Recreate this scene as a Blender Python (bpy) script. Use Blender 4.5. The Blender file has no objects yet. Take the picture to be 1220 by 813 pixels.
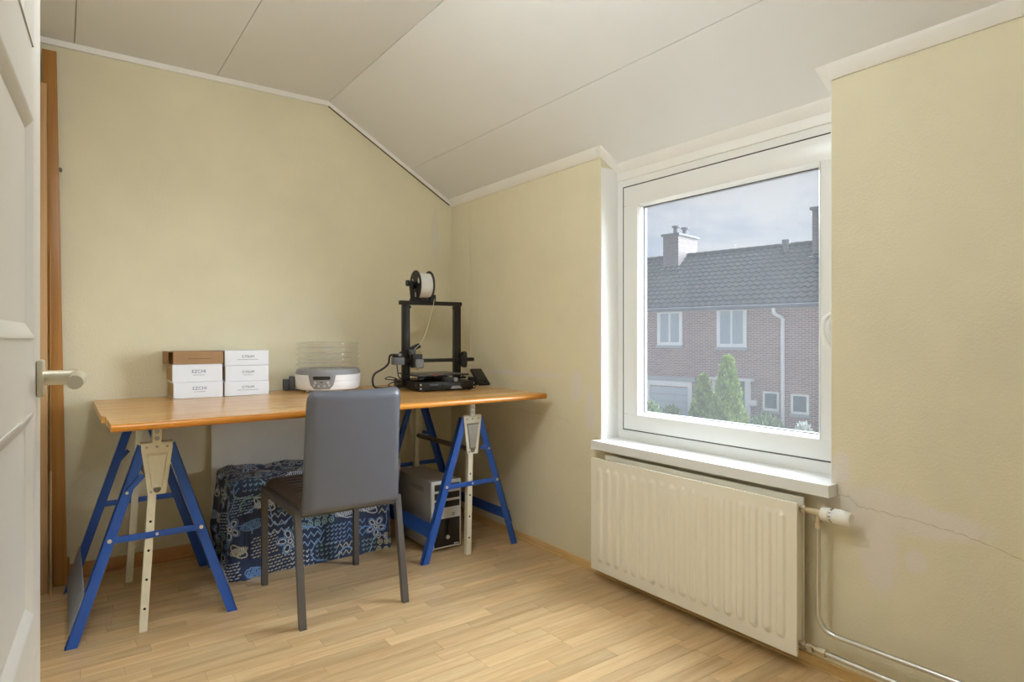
import bpy, bmesh, math, random
import numpy as np
from mathutils import Vector, Matrix, noise as mnoise

# ------------------------------------------------------------------ camera, sky, sun, exposure
S = bpy.context.scene
C = S.collection
random.seed(7)
rng = np.random.default_rng(11)
YAW = math.atan(538 / 745.0)
cd = bpy.data.cameras.new('camera')
cam = bpy.data.objects.new('camera', cd)
C.objects.link(cam)
cam.location = (0, 0, 1.1)
cam.rotation_euler = (math.radians(90), 0, -YAW)
cd.sensor_fit = 'HORIZONTAL'
cd.sensor_width = 36
cd.lens = 745 / 1220 * 36
cd.shift_y = -3.5 / 1220
cd.clip_start = 0.01
cd.clip_end = 500
S.camera = cam

SKY_STRENGTH = 0.35
SUN_STRENGTH = 19.5
FILL_LAMP_STRENGTH = 21.0
S.view_settings.view_transform = 'Standard'
S.view_settings.look = 'None'
S.view_settings.gamma = 1.0
S.view_settings.use_curve_mapping = False
S.view_settings.exposure = 0.93
S.cycles.transparent_max_bounces = 48


def lin(h):
    if isinstance(h, str):
        h = h.lstrip('#')
        c = [int(h[i:i + 2], 16) / 255 for i in (0, 2, 4)]
    else:
        c = [v / 255 for v in h]
    return tuple((v / 12.92 if v <= 0.04045 else ((v + 0.055) / 1.055) ** 2.4) for v in c) + (1.0,)


W = bpy.data.worlds.new('overcast_sky')
S.world = W
W.use_nodes = True
wt = W.node_tree
wt.nodes.clear()
wo = wt.nodes.new('ShaderNodeOutputWorld')
wb = wt.nodes.new('ShaderNodeBackground')
wc = wt.nodes.new('ShaderNodeTexCoord')
wm = wt.nodes.new('ShaderNodeMapping')
wm.inputs['Scale'].default_value = (1.0, 1.0, 2.6)
wn = wt.nodes.new('ShaderNodeTexNoise')
wn.inputs['Scale'].default_value = 4.2
wn.inputs['Detail'].default_value = 5
wn.inputs['Roughness'].default_value = 0.5
wn.inputs['Distortion'].default_value = 0.3
wr = wt.nodes.new('ShaderNodeValToRGB')
wr.color_ramp.elements[0].position = 0.36
wr.color_ramp.elements[0].color = lin('#B4CAE6')
wr.color_ramp.elements[1].position = 0.62
wr.color_ramp.elements[1].color = lin('#FAFBFD')
wb.inputs['Strength'].default_value = SKY_STRENGTH
wt.links.new(wc.outputs['Generated'], wm.inputs['Vector'])
wt.links.new(wm.outputs[0], wn.inputs['Vector'])
wt.links.new(wn.outputs['Fac'], wr.inputs['Fac'])
wt.links.new(wr.outputs['Color'], wb.inputs['Color'])
wt.links.new(wb.outputs[0], wo.inputs[0])

# the sun behind the clouds: a very broad source on the window side
sd = bpy.data.lights.new('sun_behind_clouds', 'SUN')
sd.energy = SUN_STRENGTH
sd.angle = math.radians(110)
sd.color = (0.85, 0.94, 1.0)
sun = bpy.data.objects.new('sun_behind_clouds', sd)
C.objects.link(sun)
sun_dir = Vector((-0.78, 0.16, -0.47))
sun.rotation_euler = sun_dir.to_track_quat('-Z', 'Y').to_euler()
sun.location = (8, 1, 8)


# ------------------------------------------------------------------ mesh helpers
class MB:
    def __init__(self):
        self.bm = bmesh.new()

    def _m(self, verts, M):
        if M is not None:
            bmesh.ops.transform(self.bm, matrix=M, verts=verts)

    def box(self, x0, x1, y0, y1, z0, z1, bev=0.0, seg=2, M=None):
        T = Matrix.Translation(((x0 + x1) / 2, (y0 + y1) / 2, (z0 + z1) / 2)) @ Matrix.Diagonal((abs(x1 - x0), abs(y1 - y0), abs(z1 - z0), 1))
        r = bmesh.ops.create_cube(self.bm, size=1, matrix=T)
        vs = r['verts']
        if bev > 0:
            es = list({e for v in vs for e in v.link_edges})
            rr = bmesh.ops.bevel(self.bm, geom=es, offset=bev, segments=seg, profile=0.5, affect='EDGES')
            vs = list({v for f in rr['faces'] for v in f.verts} | {v for v in vs if v.is_valid})
        self._m(vs, M)
        return self

    def poly(self, verts, faces, M=None):
        vs = [self.bm.verts.new(v) for v in verts]
        for f in faces:
            try:
                self.bm.faces.new([vs[i] for i in f])
            except ValueError:
                pass
        self._m(vs, M)
        return self

    def prism(self, pts, axis, a0, a1, M=None):
        """polygon pts (2-D) swept along axis from a0 to a1; axis x: pts=(y,z), y: (x,z), z: (x,y)"""
        def P(p, a):
            return {'x': (a, p[0], p[1]), 'y': (p[0], a, p[1]), 'z': (p[0], p[1], a)}[axis]
        n = len(pts)
        V = [P(p, a0) for p in pts] + [P(p, a1) for p in pts]
        F = [list(range(n)), list(range(2 * n - 1, n - 1, -1))] + [[i, i + n, (i + 1) % n + n, (i + 1) % n] for i in range(n)]
        return self.poly(V, F, M)

    def cyl(self, p0, p1, r, n=16, r2=None, M=None):
        p0, p1 = Vector(p0), Vector(p1)
        r2 = r if r2 is None else r2
        d = (p1 - p0).normalized()
        a = d.orthogonal().normalized()
        b = d.cross(a)
        V, F = [], []
        for p, rr in ((p0, r), (p1, r2)):
            for i in range(n):
                t = 2 * math.pi * i / n
                V.append(p + a * rr * math.cos(t) + b * rr * math.sin(t))
        F += [[i, (i + 1) % n, (i + 1) % n + n, i + n] for i in range(n)]
        F += [list(range(n - 1, -1, -1)), list(range(n, 2 * n))]
        return self.poly(V, F, M)

    def tube(self, path, r, n=8, M=None, flat=1.0):
        P = [Vector(p) for p in path]
        V, F = [], []
        prev = None
        for i, p in enumerate(P):
            d = (P[min(i + 1, len(P) - 1)] - P[max(i - 1, 0)]).normalized()
            a = d.orthogonal().normalized() if prev is None else (prev - d * prev.dot(d)).normalized()
            prev = a
            b = d.cross(a)
            for k in range(n):
                t = 2 * math.pi * k / n
                V.append(p + a * r * math.cos(t) + b * r * flat * math.sin(t))
        m = len(P)
        for i in range(m - 1):
            for k in range(n):
                F.append([i * n + k, i * n + (k + 1) % n, (i + 1) * n + (k + 1) % n, (i + 1) * n + k])
        F.append(list(range(n - 1, -1, -1)))
        F.append(list(range((m - 1) * n, m * n)))
        return self.poly(V, F, M)

    def lathe(self, prof, n=40, M=None, a0=0.0, a1=2 * math.pi, close_axis=True):
        full = abs(a1 - a0 - 2 * math.pi) < 1e-6
        k = n if full else n + 1
        V, F = [], []
        for r, z in prof:
            for i in range(k):
                t = a0 + (a1 - a0) * i / n
                V.append((r * math.cos(t), r * math.sin(t), z))
        for j in range(len(prof) - 1):
            for i in range(n):
                i2 = (i + 1) % k
                F.append([j * k + i, j * k + i2, (j + 1) * k + i2, (j + 1) * k + i])
        if full and close_axis:
            F.append(list(range(k - 1, -1, -1)))
            F.append(list(range((len(prof) - 1) * k, len(prof) * k)))
        return self.poly(V, F, M)

    def sphere(self, c, r, n=16, scale=(1, 1, 1)):
        bmesh.ops.create_uvsphere(self.bm, u_segments=n, v_segments=max(6, n // 2), radius=r,
                                  matrix=Matrix.Translation(c) @ Matrix.Diagonal((*scale, 1)))
        return self

    def mesh(self, name, smooth=None):
        bmesh.ops.recalc_face_normals(self.bm, faces=self.bm.faces)
        me = bpy.data.meshes.new(name)
        self.bm.to_mesh(me)
        self.bm.free()
        if smooth is not None:
            me.shade_smooth()
            me.set_sharp_from_angle(angle=math.radians(smooth))
        return me


def smooth_path(pts, k=6):
    P = [Vector(p) for p in pts]
    P = [P[0] * 2 - P[1]] + P + [P[-1] * 2 - P[-2]]
    out = []
    for i in range(1, len(P) - 2):
        a, b, c_, d = P[i - 1], P[i], P[i + 1], P[i + 2]
        for j in range(k):
            t = j / k
            out.append(0.5 * ((2 * b) + (c_ - a) * t + (2 * a - 5 * b + 4 * c_ - d) * t * t + (3 * b - a - 3 * c_ + d) * t ** 3))
    out.append(P[-2])
    return out


def link(name, me, m, parent=None, loc=(0, 0, 0), rot=(0, 0, 0)):
    o = bpy.data.objects.new(name, me)
    C.objects.link(o)
    if m is not None and me is not None and not me.materials:
        me.materials.append(m)
    o.location = loc
    o.rotation_euler = rot
    o.parent = parent
    return o


def obj(name, mb, m, parent=None, loc=(0, 0, 0), rot=(0, 0, 0), smooth=35):
    return link(name, mb.mesh(name, smooth), m, parent, loc, rot)


def tag(o, label=None, cat=None, group=None, kind=None):
    for k, v in (('label', label), ('category', cat), ('group', group), ('kind', kind)):
        if v:
            o[k] = v
    return o


def thing(name, label, cat, loc=(0, 0, 0), rotz=0.0, group=None, rot=None):
    o = bpy.data.objects.new(name, None)
    C.objects.link(o)
    o.empty_display_size = 0.05
    o.location = loc
    o.rotation_euler = rot or (0, 0, rotz)
    return tag(o, label, cat, group)


def struct(name, mb, m, label=None, smooth=35, loc=(0, 0, 0)):
    return tag(obj(name, mb, m, None, loc, smooth=smooth), label, None, None, 'structure')


def text_mesh(s, size, depth=0.0003):
    cu = bpy.data.curves.new('lettering', 'FONT')
    cu.body = s
    cu.size = size
    cu.align_x = 'CENTER'
    cu.extrude = depth
    o = bpy.data.objects.new('lettering', cu)
    C.objects.link(o)
    dg = bpy.context.evaluated_depsgraph_get()
    me = bpy.data.meshes.new_from_object(o.evaluated_get(dg))
    bpy.data.objects.remove(o)
    return me


# ------------------------------------------------------------------ materials
MATS = {}


def base_mat(name):
    m = bpy.data.materials.new(name)
    m.use_nodes = True
    nt = m.node_tree
    return m, nt, nt.nodes['Principled BSDF']


def N(nt, kind, **kw):
    n = nt.nodes.new('ShaderNode' + kind)
    for k, v in kw.items():
        if k in n.inputs:
            n.inputs[k].default_value = v
        else:
            setattr(n, k, v)
    return n


def L(nt, a, b):
    nt.links.new(a, b)


def coords(nt, scale=(1, 1, 1), rnd=0.0, space='Object'):
    tc = N(nt, 'TexCoord')
    mp = N(nt, 'Mapping')
    mp.inputs['Scale'].default_value = scale
    if rnd:
        oi = N(nt, 'ObjectInfo')
        vm = N(nt, 'VectorMath', operation='SCALE')
        vm.inputs[0].default_value = (rnd, rnd * 1.7, rnd * 0.6)
        L(nt, oi.outputs['Random'], vm.inputs['Scale'])
        L(nt, vm.outputs[0], mp.inputs['Location'])
    L(nt, tc.outputs[space], mp.inputs['Vector'])
    return mp.outputs[0]


def add_bump(nt, b, fac, strength=0.2, dist=0.002):
    bp = N(nt, 'Bump')
    bp.inputs['Strength'].default_value = strength
    bp.inputs['Distance'].default_value = dist
    L(nt, fac, bp.inputs['Height'])
    L(nt, bp.outputs[0], b.inputs['Normal'])


def ramp(nt, fac, stops):
    r = N(nt, 'ValToRGB')
    while len(r.color_ramp.elements) < len(stops):
        r.color_ramp.elements.new(0.5)
    for e, (p, c) in zip(r.color_ramp.elements, stops):
        e.position = p
        e.color = lin(c) if not (isinstance(c, tuple) and len(c) == 4) else c
    L(nt, fac, r.inputs['Fac'])
    return r.outputs['Color']


def mixc(nt, fac, a, b):
    m = N(nt, 'Mix', data_type='RGBA')
    if isinstance(fac, (int, float)):
        m.inputs[0].default_value = fac
    else:
        L(nt, fac, m.inputs[0])
    for s, v in ((m.inputs[6], a), (m.inputs[7], b)):
        if isinstance(v, (str, tuple)):
            s.default_value = lin(v)
        else:
            L(nt, v, s)
    return m.outputs[2]


def plain(name, col, rough=0.5, metal=0.0, var=0.0, vscale=8.0, bump=0.0, bscale=80.0, bdist=0.001, coat=0.0, spec=0.5, chips=None):
    if name in MATS:
        return MATS[name]
    m, nt, b = base_mat(name)
    b.inputs['Roughness'].default_value = rough
    b.inputs['Metallic'].default_value = metal
    b.inputs['Coat Weight'].default_value = coat
    b.inputs['Specular IOR Level'].default_value = spec
    b.inputs['Base Color'].default_value = lin(col)
    out = None
    if var or bump or chips:
        v = coords(nt)
    if var:
        n1 = N(nt, 'TexNoise', Scale=vscale, Detail=4.0, Roughness=0.6)
        L(nt, v, n1.inputs['Vector'])
        hs = N(nt, 'HueSaturation')
        hs.inputs['Color'].default_value = lin(col)
        mr = N(nt, 'MapRange')
        mr.inputs['From Min'].default_value = 0.3
        mr.inputs['From Max'].default_value = 0.7
        mr.inputs['To Min'].default_value = 1 - var
        mr.inputs['To Max'].default_value = 1 + var
        L(nt, n1.outputs['Fac'], mr.inputs['Value'])
        L(nt, mr.outputs[0], hs.inputs['Value'])
        out = hs.outputs[0]
    if chips:
        n3 = N(nt, 'TexNoise', Scale=chips[1], Detail=5.0, Roughness=0.7)
        L(nt, v, n3.inputs['Vector'])
        cr = ramp(nt, n3.outputs['Fac'], [(chips[2], (0, 0, 0, 1)), (chips[2] + 0.03, (1, 1, 1, 1))])
        out = mixc(nt, cr, out if out is not None else col, chips[0])
    if out is not None:
        L(nt, out, b.inputs['Base Color'])
    if bump:
        n2 = N(nt, 'TexNoise', Scale=bscale, Detail=3.0)
        L(nt, v, n2.inputs['Vector'])
        add_bump(nt, b, n2.outputs['Fac'], bump, bdist)
    MATS[name] = m
    return m


def wood(name, c1, c2, grain=(1.2, 22, 22), rnd=9.0, rough=0.4, bright=0.0, knots=None, coat=0.0, bump=0.05):
    m, nt, b = base_mat(name)
    v = coords(nt, grain, rnd)
    n1 = N(nt, 'TexNoise', Scale=1.0, Detail=6.0, Roughness=0.62, Distortion=0.6)
    L(nt, v, n1.inputs['Vector'])
    col = ramp(nt, n1.outputs['Fac'], [(0.3, c1), (0.7, c2)])
    v2 = coords(nt, tuple(g * 5 for g in grain), rnd)
    n2 = N(nt, 'TexNoise', Scale=1.0, Detail=3.0)
    L(nt, v2, n2.inputs['Vector'])
    hs = N(nt, 'HueSaturation')
    mr = N(nt, 'MapRange')
    mr.inputs['From Min'].default_value = 0.25
    mr.inputs['From Max'].default_value = 0.75
    mr.inputs['To Min'].default_value = 0.93
    mr.inputs['To Max'].default_value = 1.06
    L(nt, n2.outputs['Fac'], mr.inputs['Value'])
    L(nt, mr.outputs[0], hs.inputs['Value'])
    L(nt, col, hs.inputs['Color'])
    out = hs.outputs[0]
    if bright:
        oi = N(nt, 'ObjectInfo')
        mr2 = N(nt, 'MapRange')
        mr2.inputs['To Min'].default_value = 1 - bright
        mr2.inputs['To Max'].default_value = 1 + bright * 0.6
        L(nt, oi.outputs['Random'], mr2.inputs['Value'])
        h2 = N(nt, 'HueSaturation')
        L(nt, mr2.outputs[0], h2.inputs['Value'])
        L(nt, out, h2.inputs['Color'])
        out = h2.outputs[0]
    if knots:
        vk = coords(nt, knots[1], rnd)
        vo = N(nt, 'TexVoronoi', Scale=1.0)
        L(nt, vk, vo.inputs['Vector'])
        kf = ramp(nt, vo.outputs['Distance'], [(knots[2] * 0.5, (1, 1, 1, 1)), (knots[2], (0, 0, 0, 1))])
        out = mixc(nt, kf, out, knots[0])
    L(nt, out, b.inputs['Base Color'])
    b.inputs['Roughness'].default_value = rough
    b.inputs['Coat Weight'].default_value = coat
    b.inputs['Coat Roughness'].default_value = 0.25
    if bump:
        add_bump(nt, b, n2.outputs['Fac'], bump, 0.001)
    MATS[name] = m
    return m


def stucco(name, col, patches=(), patch_col='#E4DCD0', bump=0.42, scale=135.0):
    """rough roller plaster; patches: (centre, (rx, ry, rz)) places where filler shows through"""
    m, nt, b = base_mat(name)
    v = coords(nt)
    n1 = N(nt, 'TexNoise', Scale=2.3, Detail=4.0, Roughness=0.6)
    L(nt, v, n1.inputs['Vector'])
    c = ramp(nt, n1.outputs['Fac'], [(0.3, tuple(int(k * 0.965) for k in col)), (0.7, col)])
    if patches:
        nd = N(nt, 'TexNoise', Scale=9.0, Detail=5.0, Roughness=0.65)
        L(nt, v, nd.inputs['Vector'])
        tot = None
        for ctr, rad in patches:
            sub = N(nt, 'VectorMath', operation='SUBTRACT')
            sub.inputs[1].default_value = ctr
            L(nt, v, sub.inputs[0])
            dv = N(nt, 'VectorMath', operation='DIVIDE')
            dv.inputs[1].default_value = rad
            L(nt, sub.outputs[0], dv.inputs[0])
            ln = N(nt, 'VectorMath', operation='LENGTH')
            L(nt, dv.outputs[0], ln.inputs[0])
            mr = N(nt, 'MapRange')
            mr.inputs['From Min'].default_value = 1.15
            mr.inputs['From Max'].default_value = 0.0
            L(nt, ln.outputs['Value'], mr.inputs['Value'])
            if tot is None:
                tot = mr.outputs[0]
            else:
                mx = N(nt, 'Math', operation='MAXIMUM')
                L(nt, tot, mx.inputs[0])
                L(nt, mr.outputs[0], mx.inputs[1])
                tot = mx.outputs[0]
        ad = N(nt, 'Math', operation='ADD')
        L(nt, tot, ad.inputs[0])
        L(nt, nd.outputs['Fac'], ad.inputs[1])
        pf = ramp(nt, ad.outputs[0], [(0.74, (0, 0, 0, 1)), (1.18, (0.75, 0.75, 0.75, 1))])
        c = mixc(nt, pf, c, patch_col)
    L(nt, c, b.inputs['Base Color'])
    b.inputs['Roughness'].default_value = 0.85
    b.inputs['Specular IOR Level'].default_value = 0.25
    n2 = N(nt, 'TexNoise', Scale=scale, Detail=3.0, Roughness=0.55)
    L(nt, v, n2.inputs['Vector'])
    add_bump(nt, b, n2.outputs['Fac'], bump, 0.004)
    MATS[name] = m
    return m


WALL = (238, 229, 200)
M_wall_back = stucco('cream_plaster_back', WALL, [((1.93, 3.505, 1.75), (0.035, 1, 0.22)), ((1.0, 3.505, 0.62), (0.3, 1, 0.05))])
M_wall_right = stucco('cream_plaster_window_side', WALL,
                      [((2.05, 0.93, 0.57), (1, 0.22, 0.11)), ((2.05, 0.76, 0.56), (1, 0.20, 0.06)), ((2.05, 0.90, 0.45), (1, 0.09, 0.18)),
                       ((2.05, 0.80, 0.44), (1, 0.05, 0.05)), ((2.05, 2.75, 0.905), (1, 0.5, 0.018)), ((2.05, 2.3, 0.86), (1, 0.05, 0.1)),
                       ((2.05, 2.2, 0.76), (1, 0.05, 0.14)), ((2.05, 2.14, 1.2), (1, 0.03, 0.5)), ((2.05, 1.02, 0.66), (1, 0.05, 0.1))],
                      '#EBE2DA')
M_wall = stucco('cream_plaster', WALL)
M_ceil = plain('ceiling_board_white', (236, 236, 237), 0.6, var=0.012, vscale=3, bump=0.05, bscale=160)
M_white = plain('white_gloss_paint', (244, 242, 236), 0.35, var=0.01, vscale=6)
M_door = plain('cream_white_door_paint', (208, 202, 193), 0.4, var=0.01, vscale=6)
M_trim = plain('white_trim_paint', (245, 243, 239), 0.45, var=0.015, vscale=6)
M_joint = plain('dark_joint', (150, 142, 128), 0.9)
M_upvc = plain('window_frame_white', (240, 240, 238), 0.3)
M_gap = plain('rubber_gasket', (70, 66, 62), 0.7)
M_floor = wood('laminate_strip', '#CBA372', '#E6C99B', grain=(2.2, 30, 30), rnd=23, rough=0.33, bright=0.17, coat=0.15,
               knots=('#BE9664', (2.5, 9, 9), 0.045), bump=0.0)
M_sub = plain('floor_joint', (150, 112, 68), 0.8)
M_base = wood('baseboard_pine', '#E0B778', '#EDCB92', grain=(14, 2.0, 14), rough=0.45)
M_base_shaded = wood('shaded_baseboard_pine', '#C08B54', '#D09C66', grain=(2.0, 14, 14), rough=0.45)  # pine browned to carry the shade along the back wall
M_top = wood('varnished_pine', '#C58842', '#EDBF7C', grain=(1.1, 26, 26), rnd=13, rough=0.27, bright=0.10, coat=0.3,
             knots=('#7A4A1C', (3.0, 15, 15), 0.09), bump=0.03)
M_edge = wood('orange_pine_edge', '#B86E1E', '#D9922F', grain=(1.1, 40, 40), rough=0.3, coat=0.3)
M_lumber = wood('stained_lumber', '#A06A30', '#BE8A48', grain=(26, 26, 1.0), rough=0.4, knots=('#5E3413', (14, 14, 3.0), 0.05))
M_lumber2 = wood('raw_lumber', '#B98E5E', '#CFA878', grain=(26, 26, 1.0), rough=0.6, knots=('#6B4322', (14, 14, 4.0), 0.06))
M_blue = plain('blue_painted_steel', (42, 88, 176), 0.38, var=0.08, vscale=14, chips=('#8FA8C8', 38, 0.72))
M_blue_dark = plain('dark_blue_painted_steel', (24, 58, 128), 0.42, var=0.06, vscale=12)
M_film = plain('scuffed_grey_blue_film', (146, 154, 178), 0.4, var=0.22, vscale=30, bump=0.6, bscale=60, bdist=0.004)
M_cream_steel = plain('cream_painted_steel', (226, 220, 200), 0.45, var=0.05, vscale=20, chips=('#9A8C78', 45, 0.70))
M_zinc = plain('zinc_plated_steel', (176, 174, 168), 0.35, 0.75, var=0.1, vscale=25)
M_bolt = plain('bolt_steel', (214, 212, 206), 0.35, 0.5)
M_hole = plain('punched_hole', (26, 24, 22), 0.9)
M_greybar = plain('worn_grey_bar', (112, 106, 98), 0.5, 0.3, var=0.2, vscale=30)
M_leather = plain('grey_brown_leatherette', (94, 96, 105), 0.33, var=0.04, vscale=5, bump=0.12, bscale=420, bdist=0.0006, coat=0.12)
M_seat = plain('brown_leatherette_seat', (68, 57, 51), 0.42, var=0.05, vscale=5, bump=0.12, bscale=420, bdist=0.0006)
M_frame = plain('bronze_grey_tube', (98, 94, 93), 0.4, 0.35, var=0.04, vscale=9)
M_black = plain('black_plastic', (30, 29, 29), 0.45)
M_blackm = plain('black_anodised', (36, 33, 31), 0.35, 0.35)
M_dgrey = plain('dark_grey_plastic', (84, 84, 88), 0.45)
M_lgrey = plain('light_grey_plastic', (150, 150, 154), 0.4)
M_silver = plain('silver_plastic', (204, 203, 200), 0.38, 0.15)
M_pcside = plain('computer_case_steel', (178, 176, 172), 0.42, 0.25, var=0.02)
M_card_w = plain('white_card', (240, 243, 252), 0.6, var=0.01, vscale=9)
M_card_b = plain('brown_card', (168, 132, 96), 0.75, var=0.05, vscale=14)
M_card_in = plain('kraft_card_edge', (196, 168, 130), 0.8)
M_ink_b = plain('blue_grey_ink', (92, 104, 150), 0.7)
M_ink_l = plain('pale_ink', (160, 164, 180), 0.7)
M_ink_k = plain('dark_ink', (74, 76, 84), 0.7)
M_ink_br = plain('brown_ink', (110, 74, 42), 0.7)
M_rad = plain('radiator_enamel', (246, 240, 224), 0.35, var=0.01, vscale=4)
M_brass = plain('nickelled_brass', (204, 192, 168), 0.3, 0.75, var=0.12, vscale=50)
M_pipe = plain('zinc_pipe', (205, 204, 198), 0.28, 0.85, var=0.06, vscale=18)
M_handle = plain('brushed_nickel', (214, 208, 190), 0.3, 0.6)
M_crack = plain('plaster_crack', (168, 150, 118), 0.95)


def glass_mat(name, tint=(0.97, 0.98, 0.99, 1), haze=0.0, gloss=0.06, haze_scale=1.5):
    m = bpy.data.materials.new(name)
    m.use_nodes = True
    nt = m.node_tree
    nt.nodes.clear()
    o = N(nt, 'OutputMaterial')
    t = N(nt, 'BsdfTransparent')
    t.inputs[0].default_value = tint
    g = N(nt, 'BsdfGlossy')
    g.inputs['Roughness'].default_value = 0.02
    fr = N(nt, 'LayerWeight')
    fr.inputs[0].default_value = 0.5
    mx = N(nt, 'MixShader')
    pw = N(nt, 'Math', operation='POWER')
    pw.inputs[1].default_value = 5.0
    ml = N(nt, 'Math', operation='MULTIPLY_ADD')
    ml.inputs[1].default_value = gloss * 6
    ml.inputs[2].default_value = gloss
    L(nt, fr.outputs['Facing'], pw.inputs[0])
    L(nt, pw.outputs[0], ml.inputs[0])
    L(nt, ml.outputs[0], mx.inputs[0])
    L(nt, t.outputs[0], mx.inputs[1])
    L(nt, g.outputs[0], mx.inputs[2])
    last = mx.outputs[0]
    if haze:
        d = N(nt, 'BsdfTranslucent')
        d.inputs[0].default_value = (0.95, 0.96, 1.0, 1)
        nz = N(nt, 'TexNoise', Scale=haze_scale, Detail=3.0)
        L(nt, coords(nt), nz.inputs['Vector'])
        mr = N(nt, 'MapRange')
        mr.inputs['To Min'].default_value = haze * 0.6
        mr.inputs['To Max'].default_value = haze * 1.4
        L(nt, nz.outputs['Fac'], mr.inputs['Value'])
        m2 = N(nt, 'MixShader')
        L(nt, mr.outputs[0], m2.inputs[0])
        L(nt, last, m2.inputs[1])
        L(nt, d.outputs[0], m2.inputs[2])
        last = m2.outputs[0]
    L(nt, last, o.inputs[0])
    return m


M_pane = glass_mat('glare_veil_glass', haze=0.016, gloss=0.02)  # translucent veil puts the glare over the outside view into the glass
M_clear = glass_mat('clear_plastic_tray', tint=(0.995, 0.995, 0.993, 1), haze=0.06, gloss=0.06, haze_scale=20)

# ------------------------------------------------------------------ room shell
XL, XR, YB, YF = -0.10, 2.05, 3.505, -0.80
RX, RZ = 1.237, 2.445                       # ridge where the flat ceiling turns into the slope
SL = (1.985 - RZ) / (2.02 - RX)


def cz(x):
    return RZ if x <= RX else RZ + SL * (x - RX)


floor = struct('floor', MB().box(-1.3, XR + 0.02, YF - 0.02, YB + 0.02, -0.06, -0.0025), M_sub, 'pale wood strip laminate floor')
# laminate strips, each its own piece, running across the room
y = YB
row = 0
cnt = 0
SW = 0.0655
strip_meshes = {}
while y > 0.62:
    x = XL - random.uniform(0, 0.4)
    while x < XR:
        ln = random.choice((0.32, 0.38, 0.44, 0.50, 0.56))
        x0, x1 = max(x, XL), min(x + ln, XR)
        if x1 - x0 > 0.03:
            key = round(x1 - x0, 3)
            if key not in strip_meshes:
                mb = MB().box(0, key - 0.0008, 0, SW - 0.0008, -0.006, 0.0)
                strip_meshes[key] = mb.mesh('floor_strip')
            link('floor_strip', strip_meshes[key], M_floor, floor, (x0, y - SW, 0))
            cnt += 1
        x += ln
    y -= SW
    row += 1
mb = MB()
yy = y
while yy > YF:
    x = XL - 1.15 - random.uniform(0, 0.4)
    while x < XR:
        ln = random.choice((0.4, 0.5, 0.6))
        if min(x + ln, XR) - max(x, -1.25) > 0.03:
            mb.box(max(x, -1.25), min(x + ln, XR) - 0.0008, max(yy - SW, YF), yy - 0.0008, -0.006, 0.0)
        x += ln
    yy -= SW
tag(obj('floor_strip_remainder', mb, M_floor, floor), kind='stuff')

# walls
T = 0.28
struct('wall_back', MB().prism([(XL - 0.1, -0.06), (XR + T, -0.06), (XR + T, cz(XR + T) + 0.02), (RX, RZ + 0.02), (XL - 0.1, RZ + 0.02)], 'y', YB, YB + 0.12), M_wall_back,
       'cream rough plastered wall behind the desk')
WY0, WY1 = 1.049, 2.128                     # window recess
ZS = 0.587                                  # under the sill
wr_mb = MB()
top = lambda x: cz(x) + 0.015


def wall_seg(mb, y0, y1, x0, x1, z0):
    mb.prism([(x0, z0), (x1, z0), (x1, top(x1)), (x0, top(x0))], 'y', y0, y1)


wall_seg(wr_mb, WY1, YB + 0.1, XR, XR + T, -0.06)
wall_seg(wr_mb, YF - 0.1, WY0, XR, XR + T, -0.06)
wr_mb.box(XR, XR + T, WY0, WY1, -0.06, ZS)
wall_seg(wr_mb, WY0, WY1, XR + 0.115, XR + T, 1.90)
wall_right = struct('wall_right', wr_mb, M_wall_right, 'cream rough plastered wall around the window')
# boxed corner, a few millimetres proud
obj('corner_boxing', MB().prism([(XR - 0.003, 0.04), (XR, 0.04), (XR, top(XR) - 0.045), (XR - 0.003, top(XR) - 0.045)], 'y', 3.272, YB), M_wall, wall_right)
# white plastered reveal on the left of the window
obj('reveal_plaster', MB().box(XR + 0.001, XR + 0.115, WY1 - 0.003, WY1, ZS, 1.90), M_trim, wall_right)
obj('reveal_plaster', MB().box(XR + 0.001, XR + 0.115, WY0, WY0 + 0.003, ZS, 1.90), M_trim, wall_right)


def crack(pts, w):
    mb = MB()
    P = []
    for (a, b), (c_, d) in zip(pts[:-1], pts[1:]):
        for k in range(8):
            t = k / 8
            P.append((a + (c_ - a) * t + random.uniform(-1, 1) * 0.0025, b + (d - b) * t + random.uniform(-1, 1) * 0.003))
    P.append(pts[-1])
    V, F = [], []
    for i, (yv, zv) in enumerate(P):
        ww = w * random.uniform(0.35, 1.0)
        V += [(XR - 0.0008, yv, zv - ww), (XR - 0.0008, yv, zv + ww), (XR + 0.004, yv, zv)]
        if i:
            j = 3 * i
            F += [[j - 3, j, j + 1, j - 2], [j - 2, j + 1, j + 2, j - 1], [j - 1, j + 2, j, j - 3]]
    return mb.poly(V, F)


obj('crack', crack([(1.028, 0.590), (0.992, 0.592), (0.966, 0.567), (0.93, 0.566), (0.872, 0.563), (0.80, 0.560), (0.72, 0.553), (0.63, 0.540), (0.54, 0.512)], 0.0007), M_crack, wall_right)
obj('crack', crack([(3.2, 0.716), (3.0, 0.70), (2.75, 0.705), (2.6, 0.70), (2.35, 0.688)], 0.0004), M_crack, wall_right)

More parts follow.
